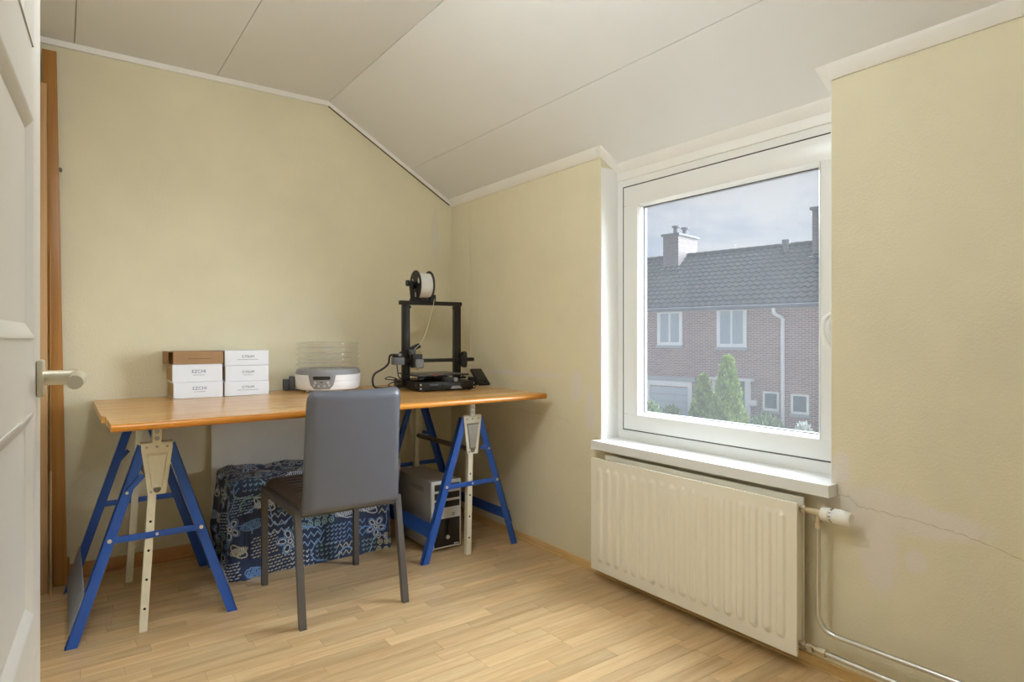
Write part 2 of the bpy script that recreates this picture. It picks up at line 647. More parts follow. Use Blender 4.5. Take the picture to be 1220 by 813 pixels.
# left wall with the doorway the camera stands beside; hall behind it
DY0, DY1, DZ = -0.32, 0.52, 2.03
wl = MB()
wl.box(XL - 0.1, XL, DY1, YB + 0.1, -0.06, RZ + 0.02)
wl.box(XL - 0.1, XL, YF - 0.1, DY0, -0.06, RZ + 0.02)
wl.box(XL - 0.1, XL, DY0, DY1, DZ, RZ + 0.02)
struct('wall_left', wl, M_wall, 'cream plastered wall behind the open door')
struct('wall_front', MB().prism([(-1.3, -0.06), (XR + T, -0.06), (XR + T, cz(XR + T) + 0.02), (RX, RZ + 0.02), (-1.3, RZ + 0.02)], 'y', YF - 0.1, YF), M_wall, 'cream plastered wall behind the viewer')
hall = MB()
hall.box(-1.35, -1.25, YF, 1.3, -0.06, RZ + 0.02)
hall.box(-1.25, XL - 0.1, 1.2, 1.3, -0.06, RZ + 0.02)
struct('wall_hall', hall, M_wall, 'cream hallway wall outside the doorway')
df = MB()
df.box(XL - 0.11, XL + 0.004, DY0 - 0.05, DY0, 0, DZ + 0.05)
df.box(XL - 0.11, XL + 0.004, DY1, DY1 + 0.05, 0, DZ + 0.05)
df.box(XL - 0.11, XL + 0.004, DY0, DY1, DZ, DZ + 0.05)
struct('trim_10', df, M_trim, 'white painted frame of the doorway')

# ceiling: dark joint backing with white boards as pieces
cb = MB()
cb.prism([(-1.3, RZ + 0.012), (RX, RZ + 0.012), (XR + T, cz(XR + T) + 0.014), (XR + T, cz(XR + T) + 0.12), (RX, RZ + 0.12), (-1.3, RZ + 0.12)], 'y', YF - 0.1, YB + 0.1)
ceiling = struct('ceiling', cb, M_joint, 'off-white boarded ceiling with a sloping side')
g = 0.0014
for a, b in ((-1.28, -0.545), (-0.545, 0.052), (0.052, 0.65), (0.65, RX)):
    obj('ceiling_board', MB().box(a + g, b - g, YF, YB, RZ, RZ + 0.013), M_ceil, ceiling)
sn = Vector((SL, 0, -1)).normalized() * -1
for a, b in ((RX, 1.754), (1.754, XR + 0.125)):
    P0, P1 = Vector((a + g, 0, cz(a + g))), Vector((b - g, 0, cz(b - g)))
    pts = [(p.x, p.z) for p in (P0, P1, P1 + Vector((0, 0, 0.013)), P0 + Vector((0, 0, 0.013)))]
    obj('ceiling_board', MB().prism(pts, 'y', YF, YB), M_ceil, ceiling)

# cove trims where walls meet the ceiling
struct('trim_1', MB().prism([(YB - 0.022, RZ), (YB, RZ), (YB, RZ - 0.024), (YB - 0.016, RZ - 0.024)], 'x', XL, RX), M_trim, 'slim white trim between back wall and flat ceiling')
mb = MB()
a, b = Vector((RX, 0, RZ)), Vector((XR, 0, cz(XR)))
dn = Vector((0, 0, -0.022))
pts = [(p.x, p.z) for p in (a, b, b + dn, a + dn)]
mb.prism(pts, 'y', YB - 0.014, YB)
struct('trim_2', mb, M_trim, 'slim white trim between back wall and sloping ceiling')


def cove(y0, y1, xw, name, label):
    z = cz(xw)
    prof = [(xw, z - 0.022), (xw - 0.006, z - 0.022), (xw - 0.033, cz(xw - 0.033) - 0.010), (xw - 0.036, cz(xw - 0.036)), (xw, z)]
    return struct(name, MB().prism(prof, 'y', y0, y1), M_trim, label)


cove(WY1, YB, XR, 'trim_3', 'white cove trim above the wall left of the window')
cove(YF, WY0, XR, 'trim_4', 'white cove trim above the wall right of the window')
cove(WY0, WY1, XR + 0.112, 'trim_5', 'white cove trim above the window')
for nm, yw, sg, lb in (('trim_6', WY1, -1, 'short white cove return at the left window recess'), ('trim_7', WY0, 1, 'short white cove return at the right window recess')):
    V = []
    for x_ in (XR - 0.036, XR + 0.112):
        V += [(x_ + (0.03 if x_ < XR and o < -0.015 else 0), yw + sg * d, cz(x_ + (0.03 if x_ < XR and o < -0.015 else 0)) + o) for d, o in ((0, -0.022), (0.006, -0.022), (0.033, -0.010), (0.036, 0.0), (0, 0.0))]
    struct(nm, MB().poly(V, [[0, 1, 2, 3, 4], [9, 8, 7, 6, 5]] + [[i, i + 5, (i + 1) % 5 + 5, (i + 1) % 5] for i in range(5)]), M_trim, lb)
gap = MB()
pts = [(p.x, p.z) for p in (Vector((RX, 0, RZ - 0.022)), Vector((XR - 0.02, 0, cz(XR - 0.02) - 0.022)), Vector((XR - 0.02, 0, cz(XR - 0.02) - 0.026)), Vector((RX, 0, RZ - 0.0255)))]
gap.prism(pts, 'y', YB - 0.010, YB)
struct('trim_11', gap, plain('shadow_gap', (120, 104, 74), 0.9), 'dark open joint under the sloping trim')

# baseboards
struct('baseboard_right', MB().box(XR - 0.012, XR, YF, YB, 0, 0.038, 0.002).box(XR - 0.017, XR - 0.012, YF, YB, 0, 0.008), M_base, 'low pale pine baseboard under the radiator wall')
struct('baseboard_back', MB().box(0.035, XR, YB - 0.014, YB, 0, 0.064, 0.002).box(0.035, XR, YB - 0.022, YB - 0.014, 0, 0.012), M_base_shaded, 'wooden baseboard along the back wall, browned for shade')
struct('trim_8', MB().box(0.012, 0.034, YB - 0.03, YB - 0.002, 0, 0.10, 0.002), M_lumber, 'short brown wooden block at the baseboard end')
tag(obj('wall_screw', MB().cyl((0, 0, 0), (0, -0.03, 0), 0.0035, 10).cyl((0, -0.03, 0), (0, -0.034, 0), 0.007, 12).cyl((0, -0.006, 0), (0, -0.016, 0), 0.008, 10),
        M_greybar, None, (0.0, YB + 0.004, 1.862)), 'small dark screw sticking out of the wall beside the tall plank', 'screw')

# window
win = tag(thing('window_1', 'white framed casement window looking onto a brick house', None), kind='structure')
XI = XR + 0.11                              # room face of the frame
FY0, FY1, FZ0, FZ1 = 1.018, 2.1265, 0.60, 1.895
SY0, SY1, SZ0, SZ1 = 1.060, 2.086, 0.673, 1.808
GY0, GY1, GZ0, GZ1 = 1.143, 1.999, 0.744, 1.719


def ring(mb, x0, x1, oy0, oy1, oz0, oz1, iy0, iy1, iz0, iz1, bev=0.0):
    mb.box(x0, x1, oy0, oy1, oz0, iz0, bev)
    mb.box(x0, x1, oy0, oy1, iz1, oz1, bev)
    mb.box(x0, x1, oy0, iy0, iz0, iz1, bev)
    mb.box(x0, x1, iy1, oy1, iz0, iz1, bev)
    return mb


fr = obj('window_frame', ring(MB(), XI, XI + 0.075, FY0, FY1, FZ0, FZ1, SY0 + 0.012, SY1 - 0.012, SZ0 + 0.012, SZ1 - 0.012), M_upvc, win)
obj('head_board', MB().box(XI - 0.006, XI, FY0 + 0.03, FY1, 1.845, 1.895, 0.002), M_trim, fr)
obj('gasket', ring(MB(), XI - 0.0025, XI - 0.0002, SY0 - 0.004, SY1 + 0.005, SZ0 - 0.0045, SZ1 + 0.0045, SY0 + 0.02, SY1 - 0.02, SZ0 + 0.02, SZ1 - 0.02), M_gap, fr)
sash = obj('sash', ring(MB(), XI - 0.003, XI + 0.06, SY0, SY1, SZ0, SZ1, GY0, GY1, GZ0, GZ1, 0.0015), M_upvc, win)
bead = MB()
b = 0.016
for pts, ax, lo, hi in (([(GZ0, 0), (GZ0 + 0.010, 0.012), (GZ0 + 0.012, 0.03), (GZ0, 0.03)], 'h', GY0, GY1), ([(GZ1, 0), (GZ1 - 0.010, 0.012), (GZ1 - 0.012, 0.03), (GZ1, 0.03)], 'h', GY0, GY1)):
    bead.prism([(XI - 0.006 + q, p) for p, q in pts], 'y', lo, hi)
for yy0, sg in ((GY0, 1), (GY1, -1)):
    bead.prism([(XI - 0.006, yy0), (XI + 0.006, yy0 + sg * 0.010), (XI + 0.024, yy0 + sg * 0.012), (XI + 0.024, yy0)], 'z', GZ0, GZ1)
obj('glazing_bead', bead, M_upvc, sash)
obj('spacer_bar', ring(MB(), XI + 0.028, XI + 0.045, GY0 - 0.004, GY1 + 0.004, GZ0 - 0.004, GZ1 + 0.004, GY0 + 0.016, GY1 - 0.016, GZ0 + 0.016, GZ1 - 0.016), M_lgrey, sash)
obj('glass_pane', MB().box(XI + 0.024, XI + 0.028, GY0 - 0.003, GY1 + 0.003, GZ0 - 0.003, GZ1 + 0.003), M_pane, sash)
hd = obj('handle', MB().box(XI - 0.022, XI - 0.010, 1.078, 1.104, 1.085, 1.15, 0.004), M_white, win)
obj('lever', MB().tube(smooth_path([(XI - 0.022, 1.092, 1.185), (XI - 0.045, 1.105, 1.165), (XI - 0.05, 1.11, 1.13), (XI - 0.045, 1.105, 1.095), (XI - 0.03, 1.095, 1.07)], 5), 0.008, 10), M_white, hd)
sill = struct('trim_9', MB().prism([(1.995, 1.030), (XR, 1.030), (XR, WY0), (XI + 0.002, WY0), (XI + 0.002, WY1), (XR, WY1), (XR, 2.137), (1.995, 2.137)], 'z', ZS, 0.6255), M_upvc, 'white window sill above the radiator')

# ------------------------------------------------------------------ open door at the left edge
ang = math.atan2(0.051, 0.786)
door = tag(thing('door_1', 'white panelled door standing open at the left edge', None, (-0.0785, 0.53, 0.0), -ang), kind='structure')
DW, DT = 0.788, 0.04                        # local y runs from hinge to lock edge, local x = 0 is the room face
PAN = ((0.22, 0.558), (0.674, 0.987), (1.10, 1.436), (1.545, 1.88))
leaf = MB()
py0, py1 = 0.112, DW - 0.112
leaf.box(-DT, 0, 0, py0, 0.008, 2.0, 0.0015)
leaf.box(-DT, 0, py1, DW, 0.008, 2.0, 0.0015)
zz = 0.008
for z0, z1 in PAN + ((2.0, 2.1),):
    leaf.box(-DT, 0, py0, py1, zz, min(z0, 2.0))
    zz = z1
obj('door_leaf', leaf, M_door, door)
for z0, z1 in PAN:
    pn = obj('panel', MB().box(-DT + 0.007, -0.007, py0, py1, z0, z1), M_door, door)
    mm = MB()
    w = 0.022
    prof = [(0.0, 0.002), (0.004, 0.002), (0.008, 0.0), (0.013, -0.002), (w, -0.0068), (0.0, -0.0068)]
    mm.prism([(x_, py0 + d) for d, x_ in prof], 'z', z0, z1)
    mm.prism([(x_, py1 - d) for d, x_ in prof], 'z', z0, z1)
    mm.prism([(x_, z0 + d) for d, x_ in prof], 'y', py0, py1)
    mm.prism([(x_, z1 - d) for d, x_ in prof], 'y', py0, py1)
    obj('moulding', mm, M_door, pn)
hz = 1.035
hnd = obj('door_handle', MB().box(0, 0.009, DW - 0.068, DW - 0.022, hz - 0.03, hz + 0.03, 0.004), M_handle, door)
obj('lever', MB().cyl((0.008, DW - 0.045, hz), (0.055, DW - 0.045, hz), 0.012, 16).tube(smooth_path([(0.05, DW - 0.043, hz), (0.056, DW - 0.075, hz + 0.001), (0.057, DW - 0.11, hz), (0.055, DW - 0.145, hz - 0.003)], 5), 0.011, 12), M_handle, hnd)
obj('lock_plate', MB().box(-DT + 0.008, -0.008, DW, DW + 0.0015, hz - 0.11, hz + 0.05), M_zinc, door)

# ------------------------------------------------------------------ added lantern, out of view, supplying the room's fill light
lan = thing('added_fill_lantern', 'added fill lamp, a round white lantern hung out of view', 'added lamp', (0.42, 1.33, 0))
obj('ceiling_rose', MB().lathe([(0.045, RZ - 0.001), (0.045, RZ - 0.012), (0.012, RZ - 0.04)], 24), M_white, lan)
obj('flex', MB().cyl((0, 0, RZ - 0.03), (0, 0, 2.265), 0.003, 8), M_white, lan)
lm, lnt, lb = base_mat('fill_lantern_glow')
lb.inputs['Base Color'].default_value = (0.9, 0.88, 0.82, 1)
lb.inputs['Emission Color'].default_value = (0.88, 0.95, 1.0, 1)
lb.inputs['Emission Strength'].default_value = FILL_LAMP_STRENGTH
obj('shade', MB().sphere((0, 0, 2.14), 0.13, 32), lm, lan, smooth=60)

# ------------------------------------------------------------------ radiator
rad = thing('radiator', 'cream ribbed panel radiator under the window', 'radiator', (1.96, 1.6, 0))
ry0, ry1, rz0, rz1 = 1.117 - 1.6, 2.099 - 1.6, 0.053, 0.556
NR = 18
ny, nz = NR * 16 + 1, 70
ribs = [(ry0 + 0.03 + (ry1 - ry0 - 0.06) * (i + 0.5) / NR) for i in range(NR)]
V, F = [], []
for j in range(nz):
    z = rz0 + (rz1 - rz0) * j / (nz - 1)
    for i in range(ny):
        yv = ry0 + (ry1 - ry0) * i / (ny - 1)
        d = min(abs(yv - r) for r in ribs)
        dz = max(0.0, (rz0 + 0.062) - z, z - (rz1 - 0.055))
        q = math.hypot(d, dz) / 0.0175
        k_ = min(1.0, max(0.0, (1.0 - q) / 0.42))
        h = 0.0075 * k_ * k_ * (3 - 2 * k_)
        V.append((-0.0 - h, yv, z))
for j in range(nz - 1):
    for i in range(ny - 1):
        k = j * ny + i
        F.append([k, k + 1, k + ny + 1, k + ny])
fp = MB().poly(V, F)
fp.box(0.0005, 0.012, ry0, ry1, rz0, rz1, 0.002)
obj('front_panel', fp, M_rad, rad, smooth=60)
obj('back_panel', MB().box(0.048, 0.060, ry0 + 0.005, ry1 - 0.04, rz0 + 0.03, rz1 + 0.012, 0.004), M_rad, rad)
fins = MB()
for i in range(40):
    yv = ry0 + 0.05 + (ry1 - ry0 - 0.12) * i / 39
    fins.box(0.012, 0.048, yv, yv + 0.0012, rz0 + 0.05, rz1 - 0.02)
fins.box(0.012, 0.048, ry0 + 0.045, ry0 + 0.047, rz0 + 0.02, rz1 - 0.01)
obj('convector_fins', fins, M_rad, rad)
obj('side_channel', MB().box(0.016, 0.044, ry0 + 0.006, ry0 + 0.02, rz0 + 0.02, rz1 - 0.03, 0.003), M_rad, rad)
for yv in (ry0 + 0.15, ry1 - 0.15):
    obj('wall_bracket', MB().box(0.060, 0.0895, yv - 0.015, yv + 0.015, 0.15, 0.5), M_rad, rad)
VX = 0.030
vz = 0.535
va = obj('valve', MB().cyl((VX, ry0 + 0.006, vz), (VX, ry0 - 0.028, vz), 0.0105, 14).cyl((VX, ry0 - 0.004, vz), (VX, ry0 - 0.016, vz), 0.0145, 6)
         .cyl((VX, ry0 - 0.028, vz), (VX, ry0 - 0.066, vz), 0.0125, 16).cyl((VX, ry0 - 0.056, vz), (VX, ry0 - 0.056, vz - 0.035), 0.011, 14)
         .cyl((VX, ry0 - 0.056, vz - 0.030), (VX, ry0 - 0.056, vz - 0.05), 0.0145, 6), M_brass, rad)
Mv = Matrix.Translation((VX, ry0 - 0.066, vz)) @ Matrix.Rotation(math.radians(90), 4, 'X')
obj('thermostat_head', MB().lathe([(0.016, 0.0), (0.0225, 0.004), (0.0225, 0.026), (0.019, 0.030), (0.019, 0.038), (0.0235, 0.042), (0.0245, 0.060), (0.0215, 0.088), (0.017, 0.094)], 32, Mv), M_white, va)
sl_ = MB()
for k in range(10):
    t = 2 * math.pi * k / 10
    sl_.box(-0.002, 0.002, -0.001, 0.001, 0.031, 0.037, 0, 1, Mv @ Matrix.Rotation(t, 4, 'Z') @ Matrix.Translation((0.0187, 0, 0)))
obj('scale_window', sl_, M_hole, va)
lz = 0.088
obj('lockshield', MB().cyl((VX, ry0 + 0.006, lz), (VX, ry0 - 0.02, lz), 0.0095, 14).cyl((VX, ry0 - 0.006, lz), (VX, ry0 - 0.016, lz), 0.0135, 6)
    .cyl((VX, ry0 - 0.02, lz), (VX, ry0 - 0.062, lz), 0.0115, 14).cyl((VX, ry0 - 0.038, lz), (VX - 0.022, ry0 - 0.038, lz), 0.0085, 12)
    .cyl((VX, ry0 - 0.058, lz), (VX, ry0 - 0.082, lz), 0.0140, 6), M_brass, rad)
pth = [(VX, ry0 - 0.056, 0.49), (VX, ry0 - 0.056, 0.36), (VX, ry0 - 0.056, 0.225), (VX, ry0 - 0.060, 0.190), (VX, ry0 - 0.078, 0.165), (VX, ry0 - 0.105, 0.156), (VX, ry0 - 0.16, 0.155), (VX, ry0 - 0.6, 0.158), (VX, -2.36, 0.16)]
obj('supply_pipe', MB().tube(smooth_path(pth, 6), 0.0080, 14), M_pipe, rad)
obj('return_pipe', MB().tube([(VX, ry0 - 0.07, lz), (VX, ry0 - 0.5, lz - 0.004), (VX, -2.36, lz - 0.006)], 0.0085, 14), M_pipe, rad)

# ------------------------------------------------------------------ trestles
def trestle(cx, cy, label, lean, hook_side, film):
    t = thing('trestle', label, 'trestle', (cx, cy, 0), 0, 'pair of blue trestles under the desk')
    Y0 = 0.31
    for sy in (-1, 1):
        ysurf = sy * Y0
        lp = {}
        for sx in (-1, 1):
            x_b, x_t, zt_ = sx * 0.266, sx * 0.043, 0.70
            mb = MB()
            hw = 0.019
            a, b_ = ysurf, ysurf - sy * 0.003
            q = lambda x_, zc, yv: (x_, yv, zc)
            P = [(x_b - hw, 0), (x_b + hw, 0), (x_t + hw, zt_), (x_t - hw, zt_)]
            mb.prism(P, 'y', min(a, b_), max(a, b_))
            # flange turned inwards along the outer edge
            o = sx * hw
            i_ = sx * (hw - 0.003)
            P2 = [(x_b + min(o, i_), 0), (x_b + max(o, i_), 0), (x_t + max(o, i_), zt_), (x_t + min(o, i_), zt_)]
            y2 = ysurf - sy * 0.028
            mb.prism(P2, 'y', min(ysurf, y2), max(ysurf, y2))
            lg = obj('leg', mb, M_blue, t)
            zb = 0.361
            xb = x_b + (x_t - x_b) * zb / zt_
            lp[sx] = xb
            bl = MB().cyl((xb, ysurf + sy * 0.003, zb), (xb, ysurf + sy * 0.007, zb), 0.0075, 12)
            obj('bolt', bl, M_bolt, lg)
        cb_ = obj('crossbar', MB().box(lp[-1], lp[1], min(ysurf, ysurf + sy * 0.003), max(ysurf, ysurf + sy * 0.003), 0.349, 0.373, 0.0008), M_blue, t)
        obj('bolt', MB().cyl((0.0, ysurf + sy * 0.003, 0.361), (0.0, ysurf + sy * 0.0055, 0.361), 0.0055, 12), M_bolt, cb_)
        # telescopic post behind the plate
        yo = ysurf - sy * 0.004
        yi = ysurf - sy * 0.030
        xb_, xt_ = lean, 0.0
        hwp = 0.0135
        P = [(xb_ - hwp, 0.0), (xb_ + hwp, 0.0), (xt_ + hwp, 0.762), (xt_ - hwp, 0.762)]
        post = obj('post', MB().prism(P, 'y', min(yo, yi), max(yo, yi)), M_cream_steel, t)
        for k in range(6):
            z = 0.085 + 0.108 * k
            if abs(z - 0.361) < 0.02:
                continue
            xx = xb_ + (xt_ - xb_) * z / 0.762
            obj('hole', MB().cyl((xx, yo - sy * 0.001, z), (xx, yo + sy * 0.0006, z), 0.0048, 10), M_hole, post)
        # trapezoid clamp plate with pressed panel
        yp = ysurf + sy * 0.001
        yq = ysurf + sy * 0.004
        plate = MB()
        tp = [(-0.052, 0.708), (0.052, 0.708), (0.052, 0.685), (0.030, 0.512), (-0.030, 0.512), (-0.052, 0.685)]
        plate.prism(tp, 'y', min(yp, yq), max(yp, yq))
        plate.prism([(-0.053, 0.705), (0.053, 0.705), (0.053, 0.709), (-0.053, 0.709)], 'y', min(yp - sy * 0.02, yq), max(yp - sy * 0.02, yq))
        pl = obj('clamp_plate', plate, M_cream_steel, t)
        ep = [(-0.036, 0.668), (0.036, 0.668), (0.018, 0.535), (-0.018, 0.535)]
        e1 = MB()
        V = [(x_, yq, z_) for x_, z_ in ep] + [(x_ * 0.84, yq + sy * 0.006, 0.60 + (z_ - 0.60) * 0.86) for x_, z_ in ep]
        e1.poly(V, [[4, 5, 6, 7]] + [[i, (i + 1) % 4, (i + 1) % 4 + 4, i + 4] for i in range(4)])
        obj('pressed_panel', e1, M_zinc if film == 0 else M_cream_steel, pl, smooth=10)
        for xx, zz_ in ((-0.034, 0.690), (0.0, 0.690), (0.034, 0.690), (-0.020, 0.522)):
            obj('rivet', MB().cyl((xx, yq, zz_), (xx, yq + sy * 0.003, zz_), 0.0048, 10), M_zinc, pl)
        bk = obj('head_bracket', MB().box(-0.015, 0.015, min(ysurf - sy * 0.002, ysurf + sy * 0.006), max(ysurf - sy * 0.002, ysurf + sy * 0.006), 0.70, 0.766, 0.002), M_cream_steel, t)
        for z in (0.722, 0.748):
            obj('bolt', MB().cyl((0, ysurf + sy * 0.006, z), (0, ysurf + sy * 0.009, z), 0.0085, 12), M_zinc, bk)
        # locking hook pivoted on one leg
        hx0 = hook_side * (0.266 - (0.266 - 0.043) * 0.53 / 0.70)
        dx = -hook_side * 0.052
        dz = 0.060 if film else 0.012
        ln = math.hypot(dx, dz)
        nx, nzv = -dz / ln * 0.009, dx / ln * 0.009
        P = [(hx0 + nx, 0.53 + nzv), (hx0 - nx, 0.53 - nzv), (hx0 + dx - nx, 0.53 + dz - nzv), (hx0 + dx + nx, 0.53 + dz + nzv)]
        hk = obj('hook', MB().prism(P, 'y', min(yq, yq + sy * 0.004), max(yq, yq + sy * 0.004)), M_blue, t)
        obj('bolt', MB().cyl((hx0, yq + sy * 0.004, 0.53), (hx0, yq + sy * 0.007, 0.53), 0.0055, 12), M_bolt, hk)
    # bars joining the two A frames
    obj('top_beam', MB().box(-0.02, 0.02, -0.30, 0.30, 0.762, 0.782, 0.002), M_cream_steel, t)
    obj('spreader_bar', MB().cyl((0.0, -0.315, 0.530), (0.0, 0.315, 0.530), 0.013, 14), M_greybar, t)
    for sx in (-1, 1):
        z0, z1 = (0.050, 0.190) if film else (0.125, 0.188)
        xo = lambda z: sx * (0.266 - (0.266 - 0.043) * z / 0.70 + 0.0195)
        P = [(xo(z0), z0), (xo(z0) + sx * 0.003, z0), (xo(z1) + sx * 0.003, z1), (xo(z1), z1)]
        obj('side_rail', MB().prism(P, 'y', -0.312, 0.312), M_film if film else M_blue, t)
    return t


TY = 3.01
trestle(0.2955, TY, 'blue steel trestle with grey film on its lower rails, at the door end', -0.045, -1, 1)
trestle(1.700, TY, 'blue steel trestle standing over the computer tower', -0.018, 1, 0)

# ------------------------------------------------------------------ tabletop
TILT = 0.0048
def zt(x):
    return 0.8110 + TILT * (x - 0.13)


TT = 0.0262
tab = thing('tabletop', 'long varnished pine tabletop lying on two blue trestles', 'tabletop', (0.13, 2.455, 0.8110 - TT), rot=(0, -TILT, 0))
NB = 7
dep = 1.04 / NB
for i in range(NB):
    y0, y1 = i * dep, (i + 1) * dep
    x0 = 0.006 if i == 0 else (0.004 if i == 1 else -0.008)
    mb = MB()
    yb_ = y0 + (0.013 if i == 0 else 0.0004)
    mb.box(x0, 1.852, yb_, y1 - 0.0004, 0, TT, 0.0010, 1)
    obj('board', mb, M_top, tab)
r = 0.011
prof = [(0.0130, 0.0), (0.0130, TT)]
for k in range(9):
    t = math.pi / 2 + math.pi * k / 8
    prof.append((r + r * math.cos(t), TT / 2 + TT / 2 * math.sin(t)))
obj('edge_strip', MB().prism(prof, 'x', 0.006, 1.860), M_edge, tab)
obj('end_strip', MB().box(1.852, 1.870, 0.006, 1.04, 0.0, TT, 0.009, 4), M_edge, tab)

# ------------------------------------------------------------------ boxes on the table
def carton(x0, x1, y0, dep, z0, h, mat, label, logo, logo_mat, line_w, group='cartons stacked on the desk', flap=False):
    b_ = thing('carton', label, 'box', ((x0 + x1) / 2, y0 + dep / 2, z0), 0, group)
    w = (x1 - x0) / 2
    d = dep / 2
    obj('body', MB().box(-w + 0.0008, w - 0.0008, -d, d, 0, h - 0.0006, 0.0012, 1), mat, b_)
    if flap:
        fl = MB()
        fl.prism([(-d + 0.004, h), (d, h), (d, 0.006), (d - 0.02, 0.001), (-d + 0.02, 0.001), (-d + 0.004, 0.010)], 'x', -w - 0.022, -w - 0.0195)
        fl.box(-w - 0.0215, -w, -d + 0.004, d, h - 0.003, h - 0.0004)
        obj('side_flap', fl, mat, b_)
    else:
        obj('side_flap', MB().box(-w - 0.0005, -w + 0.0012, -d + 0.006, d - 0.006, 0.006, h - 0.006), M_card_in, b_)
    yf = -d - 0.0006
    if logo:
        me = text_mesh(logo, 0.022 if logo_mat is M_ink_b else 0.0175)
        o = link('lettering', me, logo_mat, b_, (0.004, yf, h * 0.5), (math.radians(90), 0, 0))
    ink = MB()
    xw = -line_w / 2
    zc = h * (0.38 if logo else 0.42)
    while xw < line_w / 2:
        k = random.uniform(0.004, 0.010)
        ink.box(0.004 + xw, 0.004 + min(xw + k, line_w / 2), yf - 0.0002, yf + 0.0004, zc - 0.0014, zc + 0.0014)
        xw += k + 0.002
    tag(obj('small_print', ink, {M_ink_b: M_ink_l, M_ink_k: M_ink_l}.get(logo_mat, logo_mat), b_), kind='stuff')
    return b_


zb = zt(0.645) + 0.0004
carton(0.429, 0.645, 3.306, 0.185, zb, 0.0768, M_card_w, 'white carton at the bottom of the left stack', 'EZCHI', M_ink_b, 0.050)
carton(0.425, 0.643, 3.309, 0.185, zb + 0.077, 0.0843, M_card_w, 'white carton in the middle of the left stack, under a brown one', 'EZCHI', M_ink_b, 0.050)
carton(0.428, 0.647, 3.306, 0.185, zb + 0.1615, 0.0610, M_card_b, 'brown cardboard carton on top of the left stack', None, M_ink_br, 0.10, flap=True)
zb = zt(0.861) + 0.0004
carton(0.651, 0.861, 3.302, 0.18, zb, 0.0715, M_card_w, 'white carton at the bottom of the right stack', 'CYSUM', M_ink_k, 0.098)
carton(0.655, 0.860, 3.306, 0.18, zb + 0.0718, 0.0775, M_card_w, 'white carton in the middle of the right stack', 'CYSUM', M_ink_k, 0.045)
carton(0.652, 0.859, 3.303, 0.18, zb + 0.1496, 0.0750, M_card_w, 'white carton on top of the right stack', 'CYSUM', M_ink_k, 0.098)

# ------------------------------------------------------------------ food dehydrator
dh = thing('food_dehydrator', 'white and grey round food dehydrator with clear stacked trays', 'dehydrator', (1.170, 3.312, zt(1.31) + 0.0004), math.radians(-120.7))
M_dwhite = plain('dehydrator_white', (246, 246, 250), 0.35)
M_dgr = plain('dehydrator_grey', (146, 147, 152), 0.4)
obj('base', MB().lathe([(0.10, 0.010), (0.150, 0.011), (0.160, 0.016), (0.165, 0.030), (0.167, 0.058), (0.1665, 0.060), (0.169, 0.062), (0.1695, 0.092), (0.160, 0.094)], 64), M_dwhite, dh)
obj('collar', MB().lathe([(0.168, 0.092), (0.166, 0.104), (0.160, 0.120), (0.150, 0.122)], 64), M_dgr, dh)
def cpatch(a0, a1, prof, n=14):
    return MB().lathe(prof, n, None, math.radians(a0), math.radians(a1))


V, F = [], []
na, nzp = 24, 10
zs = [0.020 + 0.085 * k / nzp for k in range(nzp + 1)]
rbase = lambda z: np.interp(z, [0.018, 0.034, 0.060, 0.092, 0.105], [0.1625, 0.167, 0.169, 0.1705, 0.169])
for k, z in enumerate(zs):
    f = k / nzp
    hwid = math.radians(19 + 6 * f - 5 * max(0, 0.25 - f) / 0.25)
    for i in range(na + 1):
        t = -hwid + 2 * hwid * i / na
        V.append((rbase(z) * math.cos(t), rbase(z) * math.sin(t), z))
for k in range(nzp):
    for i in range(na):
        q = k * (na + 1) + i
        F.append([q, q + 1, q + na + 2, q + na + 1])
panel = obj('control_panel', MB().poly(V, F), M_dgr, dh)
dpy = MB()
V, F = [], []
for k in range(9):
    z = 0.068 + 0.018 * k / 8
    s_ = math.sqrt(max(0, 1 - ((k - 4) / 4.0) ** 2)) * 0.5 + 0.5
    hwid = math.radians(15) + math.radians(3.5) * (s_ - 1)
    for i in range(15):
        t = -hwid + 2 * hwid * i / 14
        V.append(((rbase(z) + 0.0012) * math.cos(t), (rbase(z) + 0.0012) * math.sin(t), z))
for k in range(8):
    for i in range(14):
        q = k * 15 + i
        F.append([q, q + 1, q + 16, q + 15])
obj('display', dpy.poly(V, F), M_black, panel)
for a_, z, r_ in ((-11, 0.054, 0.0065), (0, 0.055, 0.0045), (11, 0.054, 0.0065), (-13, 0.040, 0.005), (-5, 0.036, 0.005), (5, 0.036, 0.005), (13, 0.040, 0.005)):
    t = math.radians(a_)
    p = Vector((math.cos(t), math.sin(t), 0))
    c0 = p * (rbase(z) - 0.002) + Vector((0, 0, z))
    obj('button', MB().cyl(c0, c0 + p * 0.0045, r_, 14), M_silver if a_ else M_dgrey, panel)
for k in range(4):
    t = math.radians(45 + 90 * k)
    obj('foot', MB().cyl((0.125 * math.cos(t), 0.125 * math.sin(t), 0), (0.125 * math.cos(t), 0.125 * math.sin(t), 0.013), 0.008, 10), M_dwhite, dh)
for k in range(5):
    z0 = 0.121 + k * 0.0275
    tr = obj('tray', MB().lathe([(0.150, z0), (0.152, z0 + 0.001), (0.158, z0 + 0.021), (0.163, z0 + 0.022), (0.163, z0 + 0.0265), (0.159, z0 + 0.0265)], 56, close_axis=False), M_clear, dh)
    sp = MB()
    for q in range(6):
        sp.box(-0.150, 0.150, -0.0012, 0.0012, z0 + 0.001, z0 + 0.003, 0, 1, Matrix.Rotation(math.pi * q / 6, 4, 'Z'))
    for rr in (0.035, 0.08, 0.12):
        sp.lathe([(rr, z0 + 0.001), (rr + 0.003, z0 + 0.001), (rr + 0.003, z0 + 0.003), (rr, z0 + 0.003)], 32, close_axis=False)
    obj('grid', sp, M_clear, tr)
